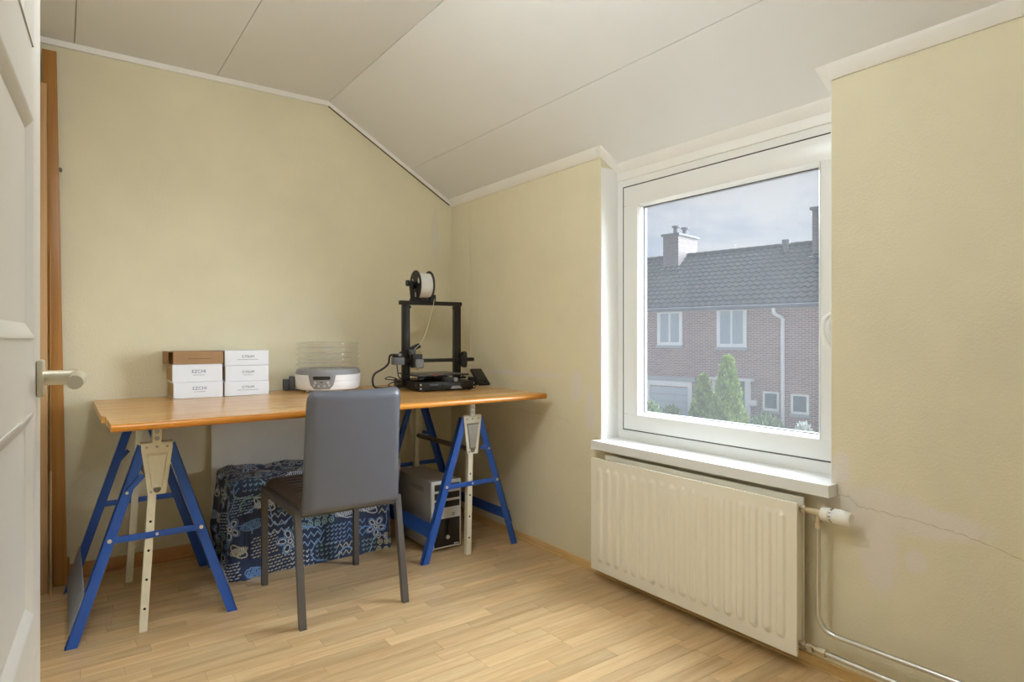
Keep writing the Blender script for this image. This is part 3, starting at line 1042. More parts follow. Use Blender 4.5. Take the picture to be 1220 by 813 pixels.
obj('lid', MB().lathe([(0.160, 0.2585), (0.158, 0.262), (0.10, 0.2645), (0.02, 0.2655)], 56), M_clear, dh)
# power brick beside it
ad = thing('power_adapter', 'dark grey power adapter leaning beside the dehydrator', 'adapter', (1.005, 3.468, zt(1.0) + 0.0004))
obj('body', MB().box(-0.026, 0.002, -0.022, 0.022, 0, 0.062, 0.006), M_dgrey, ad)
obj('plug', MB().box(0.004, 0.034, -0.018, 0.02, 0, 0.078, 0.011, 3), plain('mid_grey_plastic', (112, 108, 106), 0.5), ad)
obj('cord', MB().tube(smooth_path([(-0.014, -0.02, 0.05), (-0.006, -0.034, 0.036), (-0.012, -0.030, 0.012), (0.01, -0.03, 0.0045), (0.05, -0.036, 0.0035)], 6), 0.003, 8), M_dgrey, ad)

# ------------------------------------------------------------------ 3D printer
PX, PY = 1.69, 3.085
pr = thing('desktop_printer', 'black desktop printing machine with tall gantry frame in the room corner', 'printer', (PX, PY, zt(1.86) + 0.0004), math.radians(-5))
BH = 0.048
bs = obj('base', MB().box(-0.165, 0.165, -0.185, 0.19, 0.006, BH, 0.003), M_blackm, pr)
for sx in (-1, 1):
    for sy in (-0.16, 0.165):
        obj('foot', MB().cyl((sx * 0.14, sy, 0), (sx * 0.14, sy, 0.007), 0.013, 12), M_black, bs)
obj('drawer_front', MB().box(-0.035, 0.075, -0.1885, -0.184, 0.012, 0.036, 0.003), M_black, bs)
obj('drawer_lip', MB().prism([(0.012, 0.010), (0.080, 0.010), (0.066, 0.024), (0.022, 0.024)], 'y', -0.194, -0.188), M_lgrey, bs)
obj('badge', MB().box(-0.105, -0.055, -0.1862, -0.1848, 0.030, 0.038), M_dgrey, bs)
for x_, z_ in ((-0.155, 0.016), (-0.155, 0.036), (0.155, 0.016), (0.155, 0.036)):
    obj('screw', MB().cyl((x_, -0.185, z_), (x_, -0.1865, z_), 0.0035, 10), M_bolt, bs)
for y_ in (-0.14, 0.08):
    obj('screw', MB().cyl((-0.165, y_, 0.03), (-0.1665, y_, 0.03), 0.0035, 10), M_bolt, bs)
for sx in (-1, 1):
    up = obj('upright', MB().box(sx * 0.175 - (0.04 if sx > 0 else 0), sx * 0.175 + (0.04 if sx < 0 else 0), 0.015, 0.045, 0.02, 0.464, 0.0015), M_blackm, pr)
    c0 = sx * 0.155
    obj('slot', MB().box(c0 - 0.003, c0 + 0.003, 0.0140, 0.0152, 0.05, 0.46), M_black, up)
    obj('end_bolt', MB().cyl((sx * (0.155 - 0.028), 0.025, 0.452), (sx * (0.155 - 0.016), 0.025, 0.452), 0.007, 12), M_black, up)
tb = obj('top_beam', MB().box(-0.190, 0.180, 0.012, 0.048, 0.464, 0.486, 0.0015), M_blackm, pr)
# bed
bd = obj('bed_plate', MB().box(-0.152, 0.152, -0.135, 0.155, 0.081, 0.0845, 0.001), plain('build_sheet', (96, 90, 84), 0.35, 0.2), pr)
obj('heater_plate', MB().box(-0.150, 0.150, -0.133, 0.153, 0.076, 0.0808), M_black, bd)
for sx in (-1, 1):
    for y_ in (-0.11, 0.13):
        obj('level_knob', MB().cyl((sx * 0.125, y_, 0.058), (sx * 0.125, y_, 0.069), 0.017, 16).cyl((sx * 0.125, y_, 0.066), (sx * 0.125, y_, 0.077), 0.004, 8), M_black, bd)
obj('bed_clip', MB().box(-0.06, -0.035, -0.139, -0.129, 0.076, 0.087, 0.001), plain('red_brown_plastic', (126, 62, 44), 0.5), bd)
car = obj('bed_carriage', MB().box(-0.05, 0.05, -0.10, 0.12, 0.060, 0.070, 0.002).box(-0.024, 0.024, -0.18, 0.185, BH - 0.001, 0.060, 0.002), M_black, pr)
obj('belt_tensioner', MB().box(-0.03, 0.05, -0.197, -0.172, 0.047, 0.072, 0.004), M_blackm, pr)
obj('tension_knob', MB().cyl((0.035, -0.197, 0.060), (0.035, -0.212, 0.060), 0.011, 18), M_lgrey, pr)
# gantry
obj('gantry_beam', MB().box(-0.185, 0.215, 0.000, 0.014, 0.146, 0.166, 0.001), M_blackm, pr)
mo = obj('left_motor', MB().box(-0.240, -0.178, -0.020, 0.030, 0.135, 0.176, 0.006), plain('motor_grey', (112, 112, 118), 0.4), pr)
obj('motor_back', MB().box(-0.232, -0.182, -0.012, 0.040, 0.176, 0.194, 0.003), M_black, mo)
obj('motor_connector', MB().box(-0.215, -0.20, -0.024, -0.012, 0.182, 0.198, 0.002), M_lgrey, mo)
rt = obj('right_bracket', MB().box(0.165, 0.205, -0.008, 0.020, 0.128, 0.188, 0.003), M_black, pr)
obj('tension_wheel', MB().box(0.200, 0.240, -0.006, 0.016, 0.146, 0.168, 0.003).cyl((0.24, 0.005, 0.157), (0.25, 0.005, 0.157), 0.011, 14), M_blackm, rt)
for z_ in (0.124, 0.192):
    obj('roller', MB().cyl((0.187, -0.014, z_), (0.187, 0.016, z_), 0.012, 16), M_black, rt)
hd_ = obj('extruder_head', MB().box(-0.142, -0.085, -0.045, 0.004, 0.118, 0.192, 0.006), M_black, pr)
obj('fan_shroud', MB().box(-0.130, -0.084, -0.064, -0.040, 0.116, 0.166, 0.008), M_lgrey, hd_)
obj('fan', MB().cyl((-0.107, -0.064, 0.141), (-0.107, -0.067, 0.141), 0.017, 20), plain('fan_grey', (126, 124, 122), 0.35, 0.4), hd_)
obj('nozzle', MB().cyl((-0.11, -0.03, 0.118), (-0.11, -0.03, 0.104), 0.008, 12, 0.002), M_brass, hd_)
obj('extruder_gear', MB().box(-0.150, -0.118, -0.03, 0.0, 0.190, 0.216, 0.004), M_dgrey, hd_)
Mx = Matrix.Translation((-0.115, 0.05, 0.218)) @ Matrix.Rotation(math.radians(-24), 4, 'Y')
obj('cable_arm', MB().box(-0.07, 0.055, -0.012, 0.012, -0.013, 0.013, 0.003, 2, Mx), M_black, pr)
# screen on the right
Ms = Matrix.Translation((0.212, -0.148, 0.064)) @ Matrix.Rotation(math.radians(-54), 4, 'X')
sc_ = obj('control_screen', MB().box(-0.036, 0.036, -0.008, 0.008, -0.068, 0.068, 0.006, 3, Ms), M_blackm, pr)
obj('screen_glass', MB().box(-0.030, 0.030, -0.0088, -0.007, -0.030, 0.060, 0, 1, Ms), M_black, sc_)
obj('screen_knob', MB().cyl((0.008, -0.006, -0.050), (0.008, -0.020, -0.050), 0.009, 16, None, Ms), M_black, sc_)
obj('screen_bracket', MB().box(0.150, 0.20, -0.15, -0.12, 0.018, 0.066, 0.003), M_blackm, sc_)
# cables
obj('cable', MB().tube(smooth_path([(-0.205, 0.03, 0.19), (-0.235, 0.055, 0.184), (-0.238, 0.075, 0.140), (-0.265, 0.085, 0.112), (-0.312, 0.085, 0.085), (-0.325, 0.08, 0.050), (-0.318, 0.075, 0.018), (-0.295, 0.06, 0.009), (-0.2, 0.08, 0.008), (-0.165, 0.1, 0.015)], 6), 0.0055, 10), M_black, pr)
obj('cable', MB().tube(smooth_path([(-0.165, 0.06, 0.035), (-0.20, 0.08, 0.038), (-0.235, 0.085, 0.020), (-0.20, 0.07, 0.006), (-0.17, 0.06, 0.010)], 6), 0.003, 8), M_black, pr)
obj('cable', MB().tube(smooth_path([(-0.19, 0.07, 0.055), (-0.225, 0.09, 0.066), (-0.25, 0.095, 0.055), (-0.215, 0.08, 0.050), (-0.17, 0.06, 0.04)], 6), 0.003, 8), M_black, pr)
obj('cable', MB().tube(smooth_path([(-0.21, 0.02, 0.14), (-0.212, 0.0, 0.10), (-0.205, 0.0, 0.07), (-0.17, 0.02, 0.05)], 6), 0.0035, 8), M_black, pr)
# spool holder
SX0, SX1, SZ_ = -0.098, -0.018, 0.583
ho = obj('spool_holder', MB().box(-0.125, 0.0, 0.006, 0.054, 0.486, 0.500, 0.003).box(-0.025, 0.012, -0.004, 0.050, 0.478, 0.522, 0.004), M_black, pr)
Mh = Matrix.Translation((-0.120, 0.03, 0.548)) @ Matrix.Rotation(math.radians(-6), 4, 'Y')
obj('holder_arm', MB().box(-0.008, 0.008, -0.016, 0.016, -0.058, 0.05, 0.003, 2, Mh), M_black, ho)
obj('holder_rod', MB().cyl((-0.140, 0.03, SZ_ + 0.0), (0.006, 0.03, SZ_), 0.012, 18).cyl((-0.150, 0.03, SZ_), (-0.136, 0.03, SZ_), 0.017, 18), M_black, ho)
obj('filament', MB().tube(smooth_path([(0.0, -0.008, 0.497), (-0.02, -0.014, 0.42), (-0.07, -0.022, 0.28), (-0.125, -0.018, 0.215)], 5), 0.0014, 6), plain('white_filament', (228, 222, 205), 0.4), pr)
# spool: a thing of its own
R5 = Matrix.Rotation(math.radians(-5), 4, 'Z')
sl = R5 @ Vector(((SX0 + SX1) / 2, 0.03, 0))
spo = thing('filament_spool', 'black spool of white filament on top of the printing machine', 'spool', (PX + sl.x, PY + sl.y, zt(PX) + SZ_ - 0.010), math.radians(-5))
hwid = (SX1 - SX0) / 2
for sx in (-1, 1):
    fl = MB()
    RR = 0.084
    n = 48
    x0, x1 = sx * hwid - 0.002, sx * hwid + 0.002
    MF = Matrix.Rotation(math.radians(90), 4, 'Y')
    fl.lathe([(0.066, x0), (RR, x0), (RR, x1), (0.066, x1), (0.066, x0)], n, MF, close_axis=False)
    fl.lathe([(0.022, x0), (0.036, x0), (0.036, x1), (0.022, x1), (0.022, x0)], n, MF, close_axis=False)
    for k in range(3):
        a_ = math.radians(20 + 120 * k)
        fl.lathe([(0.034, x0), (0.068, x0), (0.068, x1), (0.034, x1), (0.034, x0)], 14, MF, a_, a_ + math.radians(82))
        for aa in (a_, a_ + math.radians(82)):
            pass
    obj('flange', fl, M_blackm, spo)
obj('filament_coil', MB().lathe([(0.0285, -hwid + 0.003), (0.070, -hwid + 0.003), (0.0705, 0), (0.070, hwid - 0.003), (0.0285, hwid - 0.003), (0.0285, -hwid + 0.003)], 48, Matrix.Rotation(math.radians(90), 4, 'Y'), close_axis=False), plain('white_filament_coil', (232, 230, 226), 0.5, bump=0.3, bscale=300), spo)
obj('hub', MB().lathe([(0.0215, -hwid), (0.028, -hwid), (0.028, hwid), (0.0215, hwid), (0.0215, -hwid)], 32, Matrix.Rotation(math.radians(90), 4, 'Y'), close_axis=False), M_black, spo)

# ------------------------------------------------------------------ chair
ch = thing('dining_chair', 'grey-brown leatherette chair with a metal frame at the desk', 'chair', (0.95, 2.66, 0))
def leg(p0, p1, w=0.0125):
    p0, p1 = Vector(p0), Vector(p1)
    V = []
    for p in (p0, p1):
        V += [(p.x - w, p.y - w, p.z), (p.x + w, p.y - w, p.z), (p.x + w, p.y + w, p.z), (p.x - w, p.y + w, p.z)]
    return MB().poly(V, [[0, 1, 2, 3], [4, 5, 6, 7]] + [[i, (i + 1) % 4, (i + 1) % 4 + 4, i + 4] for i in range(4)])


hx = 0.2125
for sx in (-1, 1):
    obj('leg', leg((sx * hx + 0.003, -0.285, 0), (sx * (hx - 0.003) - 0.002, -0.222, 0.437)), M_frame, ch)
    obj('leg', leg((sx * hx, 0.245, 0), (sx * hx, 0.245, 0.437)), M_frame, ch)
fr_ = MB()
fr_.box(-hx, hx, -0.234, -0.212, 0.404, 0.428)
fr_.box(-hx, hx, 0.233, 0.257, 0.412, 0.437)
for sx in (-1, 1):
    fr_.box(sx * hx - 0.0115, sx * hx + 0.0115, -0.22, 0.25, 0.410, 0.436)
obj('seat_frame', fr_, M_frame, ch)
# padded seat with channels
nx_, ny_ = 26, 60
V, F = [], []
sx0, sx1, sy0, sy1 = -0.203, 0.203, -0.215, 0.262
for j in range(ny_ + 1):
    for i in range(nx_ + 1):
        u, v = i / nx_, j / ny_
        x_, y_ = sx0 + (sx1 - sx0) * u, sy0 + (sy1 - sy0) * v
        ed = min(u, 1 - u, v * 1.2, (1 - v) * 1.2)
        z_ = 0.452 + 0.030 * min(1, ed / 0.12) ** 0.5
        inn = min(1.0, max(0.0, (min(u, 1 - u) - 0.10) / 0.05))
        z_ -= inn * 0.010 * (abs(math.cos(math.pi * (y_ - sy0) / 0.053)) ** 6)
        V.append((x_, y_, z_))
for j in range(ny_):
    for i in range(nx_):
        k = j * (nx_ + 1) + i
        F.append([k, k + 1, k + nx_ + 2, k + nx_ + 1])
st = MB().poly(V, F)
st.box(sx0, sx1, sy0, sy1, 0.4375, 0.4525, 0.003)
obj('seat', st, M_seat, ch, smooth=60)
# backrest: a curved pad leaning backwards
nx_, nz_ = 22, 26
V, F = [], []
zb0, zb1 = 0.422, 0.902
def back_pt(u, v, side):
    z_ = zb0 + (zb1 - zb0) * v
    hw_ = 0.199 - 0.010 * v
    ctr = (-0.006 - 0.013 * v) + 0.002
    x_ = ctr + hw_ * (2 * u - 1)
    yc = -0.262 - 0.070 * v
    ed = min(u, 1 - u) * 2
    edv = min(v / 0.04, (1 - v) / 0.05, 1)
    th = 0.030 * min(1.0, (ed / 0.12)) ** 0.45 * max(0.0, min(1, edv)) ** 0.5
    bow = 0.016 * math.cos(math.pi * (u - 0.5)) - 0.010 * math.sin(math.pi * v)
    if v > 0.9:
        k = (v - 0.9) / 0.1
        e_ = max(0.0, abs(2 * u - 1) - 0.88) / 0.12
        z_ -= 0.028 * e_ ** 2 * k
    # slight dip of the top edge in the middle
    z_ += 0.006 * v * (abs(2 * u - 1) ** 2 - 0.5)
    return (x_, yc - bow * 0.6 + side * th + 0.004, z_)


idx = {}
for side in (-1, 1):
    for j in range(nz_ + 1):
        for i in range(nx_ + 1):
            idx[(side, i, j)] = len(V)
            V.append(back_pt(0.5 - 0.5 * math.cos(math.pi * i / nx_), 0.5 - 0.5 * math.cos(math.pi * j / nz_), side))
for side in (-1, 1):
    for j in range(nz_):
        for i in range(nx_):
            F.append([idx[(side, i, j)], idx[(side, i + 1, j)], idx[(side, i + 1, j + 1)], idx[(side, i, j + 1)]])
bb = MB().poly(V, F)
bmesh.ops.remove_doubles(bb.bm, verts=bb.bm.verts, dist=0.0004)
br = obj('backrest', bb, M_leather, ch, smooth=70)
sm = MB()
for k in (1, -1):
    P = []
    for j in range(2, 25):
        v = j / 26
        p = Vector(back_pt(0.5 + k * 0.478, v, -1))
        P.append(p)
    sm.tube(P, 0.0016, 6)
obj('seam', sm, M_leather, br)
for sx in (-1, 1):
    obj('back_support', leg((sx * (hx - 0.02), -0.226, 0.412), (sx * (hx - 0.03), -0.285, 0.60), 0.009), M_frame, ch)

# ------------------------------------------------------------------ computer tower
pc = thing('computer_tower', 'silver and black desktop computer tower on the floor under the desk', 'computer', (1.623, 3.025, 0))
w, d0, d1, h0, h1 = 0.088, -0.197, 0.215, 0.012, 0.362
obj('case', MB().box(-w + 0.003, w - 0.003, d0 + 0.012, d1, h0, h1 - 0.003, 0.003), M_pcside, pc)
fc = obj('front_bezel', MB().box(-w, w, d0, d0 + 0.02, h0, h1, 0.004), M_silver, pc)
for k in range(3):
    z1 = 0.345 - 0.045 * k
    obj('drive_bay', MB().box(-w + 0.018, w - 0.010, d0 - 0.002, d0 + 0.002, z1 - 0.033, z1, 0.001), M_black, fc)
obj('lower_panel', MB().box(-w + 0.016, w - 0.009, d0 - 0.002, d0 + 0.002, 0.022, 0.165, 0.001), plain('black_gloss_panel', (30, 27, 26), 0.25), fc)
obj('power_button', MB().cyl((0.006, d0 - 0.002, 0.068), (0.006, d0 - 0.007, 0.068), 0.0105, 20), M_silver, fc)
obj('ports', MB().box(0.032, 0.050, d0 - 0.001, d0 + 0.001, 0.186, 0.190).box(0.032, 0.050, d0 - 0.001, d0 + 0.001, 0.176, 0.180), M_dgrey, fc)
obj('badge', MB().box(0.045, 0.072, d0 - 0.003, d0 - 0.0015, 0.026, 0.031), M_silver, fc)
obj('side_grip', MB().box(-w + 0.0015, -w + 0.0035, d0 + 0.09, d0 + 0.24, 0.295, 0.320, 0.001), plain('case_shade_grey', (150, 148, 145), 0.5), pc)
obj('side_groove', MB().box(-w + 0.0018, -w + 0.0035, d0 + 0.028, d0 + 0.031, 0.02, 0.35), plain('case_groove', (140, 138, 134), 0.5), pc)
for sx in (-1, 1):
    for y_ in (d0 + 0.04, d1 - 0.04):
        obj('foot', MB().cyl((sx * 0.06, y_, 0), (sx * 0.06, y_, 0.0135), 0.012, 12), M_silver, pc)
# black cable bundle hanging behind the tower and a thin cord up to the desk
tag(obj('black_cable', MB().tube(smooth_path([(1.76, 3.30, 0.30), (1.775, 3.28, 0.15), (1.79, 3.24, 0.04), (1.80, 3.20, 0.008), (1.83, 3.16, 0.008)], 6), 0.007, 8), M_black), 'thick black cable hanging to the floor behind the computer tower', 'cable')
tag(obj('hanging_string', MB().tube(smooth_path([(1.66, 2.76, 0.50), (1.655, 2.80, 0.44), (1.645, 2.86, 0.38), (1.64, 2.9, 0.364)], 6), 0.0016, 6), plain('cream_cord', (206, 186, 140), 0.6)), 'thin cream string dropping from the trestle onto the computer tower', 'string')

# ------------------------------------------------------------------ white sheet leaning on the back wall
tag(obj('hardboard_sheet', MB().box(0, 0.60, 0, 0.006, 0, 0.735, 0.0008, 1), plain('white_hardboard', (248, 245, 238), 0.55, var=0.04, vscale=4), None, (0.622, YB - 0.052, 0.0), (math.radians(-2.2), 0, 0)),
    'thin off-white board leaning on the wall under the desk', 'board')

# ------------------------------------------------------------------ patterned cloth over a low box
RES = 0.0016
CW, CH_ = 2.1, 1.15
PW, PH = int(CW / RES), int(CH_ / RES)
NAVY = np.array(lin('#2E3A5C')[:3])
pat = np.tile(NAVY, (PH, PW, 1))
prs = random.Random(5)
INK = [np.array(lin(c)[:3]) for c in ('#DCE3EA', '#CFD9E4', '#94B9E8', '#749FDC', '#8DB2B8', '#CFCDB4', '#B4C8E0')]


def stamp(pts, col, r=0.0019):
    k = int(math.ceil(r / RES))
    for (x_, y_) in pts:
        cx, cy = (x_ + 0.6) / RES, y_ / RES
        ix, iy = int(round(cx)), int(round(cy))
        for a_ in range(-k, k + 1):
            for b_ in range(-k, k + 1):
                if (a_ * a_ + b_ * b_) * RES * RES <= r * r and 0 <= ix + a_ < PW and 0 <= iy + b_ < PH:
                    pat[iy + b_, ix + a_] = col


def seg(x0, y0, x1, y1):
    n = max(2, int(math.hypot(x1 - x0, y1 - y0) / (RES * 0.8)))
    return [(x0 + (x1 - x0) * i / n, y0 + (y1 - y0) * i / n) for i in range(n + 1)]


def circ(cx, cy, rx, ry=None, rot=0, a0=0, a1=2 * math.pi):
    ry = rx if ry is None else ry
    n = max(10, int((a1 - a0) * max(rx, ry) / (RES * 0.8)))
    out = []
    for i in range(n + 1):
        t = a0 + (a1 - a0) * i / n
        x_, y_ = rx * math.cos(t), ry * math.sin(t)
        out.append((cx + x_ * math.cos(rot) - y_ * math.sin(rot), cy + x_ * math.sin(rot) + y_ * math.cos(rot)))
    return out


def motif(cx, cy, s_):
    k = prs.random()
    col = prs.choice(INK)
    rot = prs.uniform(-0.6, 0.6)
    if k < 0.17:                                 # rows of dashes
        for a_ in range(-3, 4):
            for b_ in range(-3, 4):
                x_, y_ = cx + b_ * s_ / 6.5 + (a_ % 2) * s_ / 13, cy + a_ * s_ / 7.5 + 0.15 * b_ * s_ / 7
                stamp(seg(x_, y_, x_ + s_ / 13, y_ + 0.002), col, 0.0016)
    elif k < 0.34:                               # double rings
        for a_ in range(-1, 2):
            for b_ in range(-1, 2):
                x_, y_ = cx + b_ * s_ / 2.9 + prs.uniform(-.006, .006), cy + a_ * s_ / 2.9 + prs.uniform(-.006, .006)
                stamp(circ(x_, y_, s_ / 9, s_ / 8), col, 0.0016)
                stamp(circ(x_, y_, s_ / 26), col, 0.0016)
    elif k < 0.56:                               # flower with concentric petals
        for q in range(5):
            t = rot + q * 2 * math.pi / 5
            for f in (1.0, 0.62):
                stamp(circ(cx + math.cos(t) * s_ * 0.30, cy + math.sin(t) * s_ * 0.30, s_ * 0.23 * f, s_ * 0.15 * f, t), INK[3] if f == 1 else INK[0], 0.0021)
        stamp(circ(cx, cy, s_ * 0.08), INK[0])
    elif k < 0.70:                               # zigzags
        for a_ in range(-1, 2):
            P = []
            y_ = cy + a_ * s_ / 3
            for q in range(7):
                x0, x1 = cx - s_ / 2 + q * s_ / 7, cx - s_ / 2 + (q + 1) * s_ / 7
                P += seg(x0, y_ + (s_ / 10 if q % 2 else -s_ / 10), x1, y_ + (-s_ / 10 if q % 2 else s_ / 10))
            stamp(P, col, 0.0018)
    elif k < 0.85:                               # leaf with hatching
        stamp(circ(cx, cy, s_ * 0.5, s_ * 0.2, rot), col, 0.0019)
        for q in range(-5, 6):
            x_ = cx + q * s_ * 0.08
            hh = s_ * 0.18 * math.sqrt(max(0, 1 - (q * 0.16) ** 2))
            stamp(seg(x_ - 0.004, cy - hh, x_ + 0.004, cy + hh), col, 0.0018)
    else:                                        # ticks
        for a_ in range(-2, 3):
            for b_ in range(-2, 3):
                x_, y_ = cx + b_ * s_ / 4.6, cy + a_ * s_ / 4.6
                stamp(seg(x_, y_, x_ + 0.006, y_ - 0.006) + seg(x_ + 0.006, y_ - 0.006, x_ + 0.013, y_ + 0.004), col, 0.0016)


cell = 0.112
yv = 0.03
r_ = 0
while yv < CH_:
    xv = -0.58 + (r_ % 2) * cell / 2
    while xv < 1.5:
        motif(xv + prs.uniform(-.012, .012), yv + prs.uniform(-.012, .012), cell * prs.uniform(0.85, 1.05))
        xv += cell
    yv += cell * 0.92
    r_ += 1
for q in range(34):                              # long wandering contour lines
    x_, y_ = prs.uniform(-0.6, 1.4), prs.uniform(0, CH_)
    a_ = prs.uniform(0, 6.28)
    P = []
    for i in range(220):
        a_ += 0.05 * math.sin(i * 0.045 + q)
        x_ += math.cos(a_) * 0.0018
        y_ += math.sin(a_) * 0.0018
        P.append((x_, y_))
    stamp(P, INK[2 + q % 3], 0.0024)

bx0, bx1, by0, by1, bh = 0.0, 0.785, 0.0, 0.385, 0.452
RB = 0.035


def cloth_pt(x_, y_, z_, nrm):
    # rounded box
    cx = min(max(x_, bx0 + RB), bx1 - RB)
    cy = min(max(y_, by0 + RB), by1 - RB)
    cz_ = min(z_, bh - RB)
    d = Vector((x_ - cx, y_ - cy, z_ - cz_))
    if d.length > 1e-6:
        n_ = d.normalized()
        p = Vector((cx, cy, cz_)) + n_ * RB
    else:
        n_ = Vector(nrm)
        p = Vector((x_, y_, z_))
    q = p * 1.0
    low = 1 - z_ / bh
    amp = 0.010
    if p.x < bx0 + 0.06:
        amp = 0.021
    f = mnoise.noise(Vector((q.x * 7, q.y * 7, q.z * 4))) * amp
    f += mnoise.noise(Vector((q.x * 19 + 5, q.y * 19, q.z * 9))) * amp * 0.55
    if p.x < bx0 + 0.08:
        f += 0.010 * math.sin(q.y * 55 + 3 * mnoise.noise(q * 6)) * (0.4 + low)
    if z_ > bh - 0.02:
        f += 0.012 * math.sin((q.x * 0.8 + q.y * 1.4) * 26 + 3 * mnoise.noise(q * 5)) * 0.5 - 0.010 * math.sin(math.pi * min(1, max(0, (q.y - by0) / (by1 - by0))))
    p = p + n_ * f
    # hem spreads on the floor
    if low > 0.86:
        k = (low - 0.86) / 0.14
        p += Vector((n_.x, n_.y, 0)) * 0.016 * k * (0.5 + mnoise.noise(Vector((q.x * 9, q.y * 9, 3))))
        if n_.x < -0.5:
            p.x -= 0.035 * k * max(0, math.sin((q.y - 0.15) * 9))
    p.z = max(p.z, 0.0015)
    return p


STEP = 0.0025
V, F, COL = [], [], []


def patch(fu, nu, nv):
    base = len(V)
    for j in range(nv + 1):
        for i in range(nu + 1):
            P, nrm, uv = fu(i / nu, j / nv)
            V.append(cloth_pt(*P, nrm))
            ix = min(PW - 1, max(0, int((uv[0] + 0.6) / RES)))
            iy = min(PH - 1, max(0, int(uv[1] / RES)))
            COL.append(pat[iy, ix])
    for j in range(nv):
        for i in range(nu):
            k = base + j * (nu + 1) + i
            F.append([k, k + 1, k + nu + 2, k + nu + 1])


nX, nY, nZ = int((bx1 - bx0) / STEP), int((by1 - by0) / STEP), int(bh / STEP)
LX, LY = bx1 - bx0, by1 - by0
patch(lambda u, v: ((bx0 + LX * u, by0, bh * v), (0, -1, 0), (LX * u, bh * v)), nX, nZ)
patch(lambda u, v: ((bx0 + LX * u, by0 + LY * v, bh), (0, 0, 1), (LX * u, bh + LY * v)), nX, nY)
patch(lambda u, v: ((bx0, by1 - LY * u, bh * v), (-1, 0, 0), (-LY + LY * u, bh * v)), nY, nZ)
patch(lambda u, v: ((bx1, by0 + LY * u, bh * v), (1, 0, 0), (LX + LY * u, bh * v)), nY, nZ)
patch(lambda u, v: ((bx1 - LX * u, by1, bh * v), (0, 1, 0), (LX * u, bh * v)), nX // 4, nZ // 4)
me = bpy.data.meshes.new('patterned_cloth')
me.from_pydata([tuple(v) for v in V], [], F)
ca = me.color_attributes.new('print', 'FLOAT_COLOR', 'POINT')
arr = np.ones((len(V), 4), dtype=np.float32)
arr[:, :3] = np.array(COL)
ca.data.foreach_set('color', arr.ravel())
me.shade_smooth()
mcl, nt, b = base_mat('printed_navy_cotton')
at = N(nt, 'Attribute', attribute_name='print')
L(nt, at.outputs['Color'], b.inputs['Base Color'])
b.inputs['Roughness'].default_value = 0.75
b.inputs['Sheen Weight'].default_value = 0.15
wv = N(nt, 'TexNoise', Scale=500.0, Detail=2.0)
L(nt, coords(nt), wv.inputs['Vector'])
add_bump(nt, b, wv.outputs['Fac'], 0.15, 0.0008)
tag(link('patterned_cloth', me, mcl, None, (0.625, 3.035, 0)), 'navy cotton cloth with white line drawings draped over a low box', 'cloth')

# ------------------------------------------------------------------ lumber in the corner
def plank(name, x0, x1, y0, y1, h, lean_x, lean_y, m, label):
    w2, d2 = (x1 - x0) / 2, (y1 - y0) / 2
    mb = MB()
    V = []
    for z_, dx, dy in ((0, 0, 0), (h, lean_x, lean_y)):
        V += [(-w2 + dx, -d2 + dy, z_), (w2 + dx, -d2 + dy, z_), (w2 + dx, d2 + dy, z_), (-w2 + dx, d2 + dy, z_)]
    mb.poly(V, [[0, 1, 2, 3], [4, 5, 6, 7]] + [[i, (i + 1) % 4, (i + 1) % 4 + 4, i + 4] for i in range(4)])
    bmesh.ops.bevel(mb.bm, geom=list(mb.bm.edges), offset=0.002, segments=2, profile=0.5, affect='EDGES')
    return tag(obj(name, mb, m, None, ((x0 + x1) / 2, (y0 + y1) / 2, 0.0005)), label, 'plank', 'lumber in the corner behind the door')


plank('tall_plank', -0.026, 0.026, 3.42, 3.462, 2.372, -0.040, 0.012, M_lumber, 'tall stained brown plank leaning in the corner')
plank('tall_plank', -0.088, -0.0425, 3.345, 3.385, 2.2, -0.006, 0.02, M_lumber2, 'pale knotty plank standing behind the door edge')
plank('thin_batten', -0.038, -0.030, 3.305, 3.320, 0.52, 0.000, 0.060, M_lumber2, 'thin wooden batten leaning against the tall planks')
plank('thin_batten', -0.037, -0.031, 3.398, 3.410, 1.5, -0.003, 0.0, M_lumber, 'narrow dark strip between the two tall planks')

# ------------------------------------------------------------------ outside: the house across the street
GZ = -2.6
A = math.radians(9.8)
HO = Vector((20.023, 13.911, 0))
M_ground = plain('paved_ground', (92, 89, 86), 0.9, var=0.08, vscale=0.8)
struct('ground', MB().box(4, 70, -30, 70, GZ - 0.2, GZ), M_ground, 'grey paved street outside')
house = thing('brick_house', 'red brick terraced house with grey tiled roof across the street', 'house', tuple(HO + Vector((0, 0, GZ))), A)


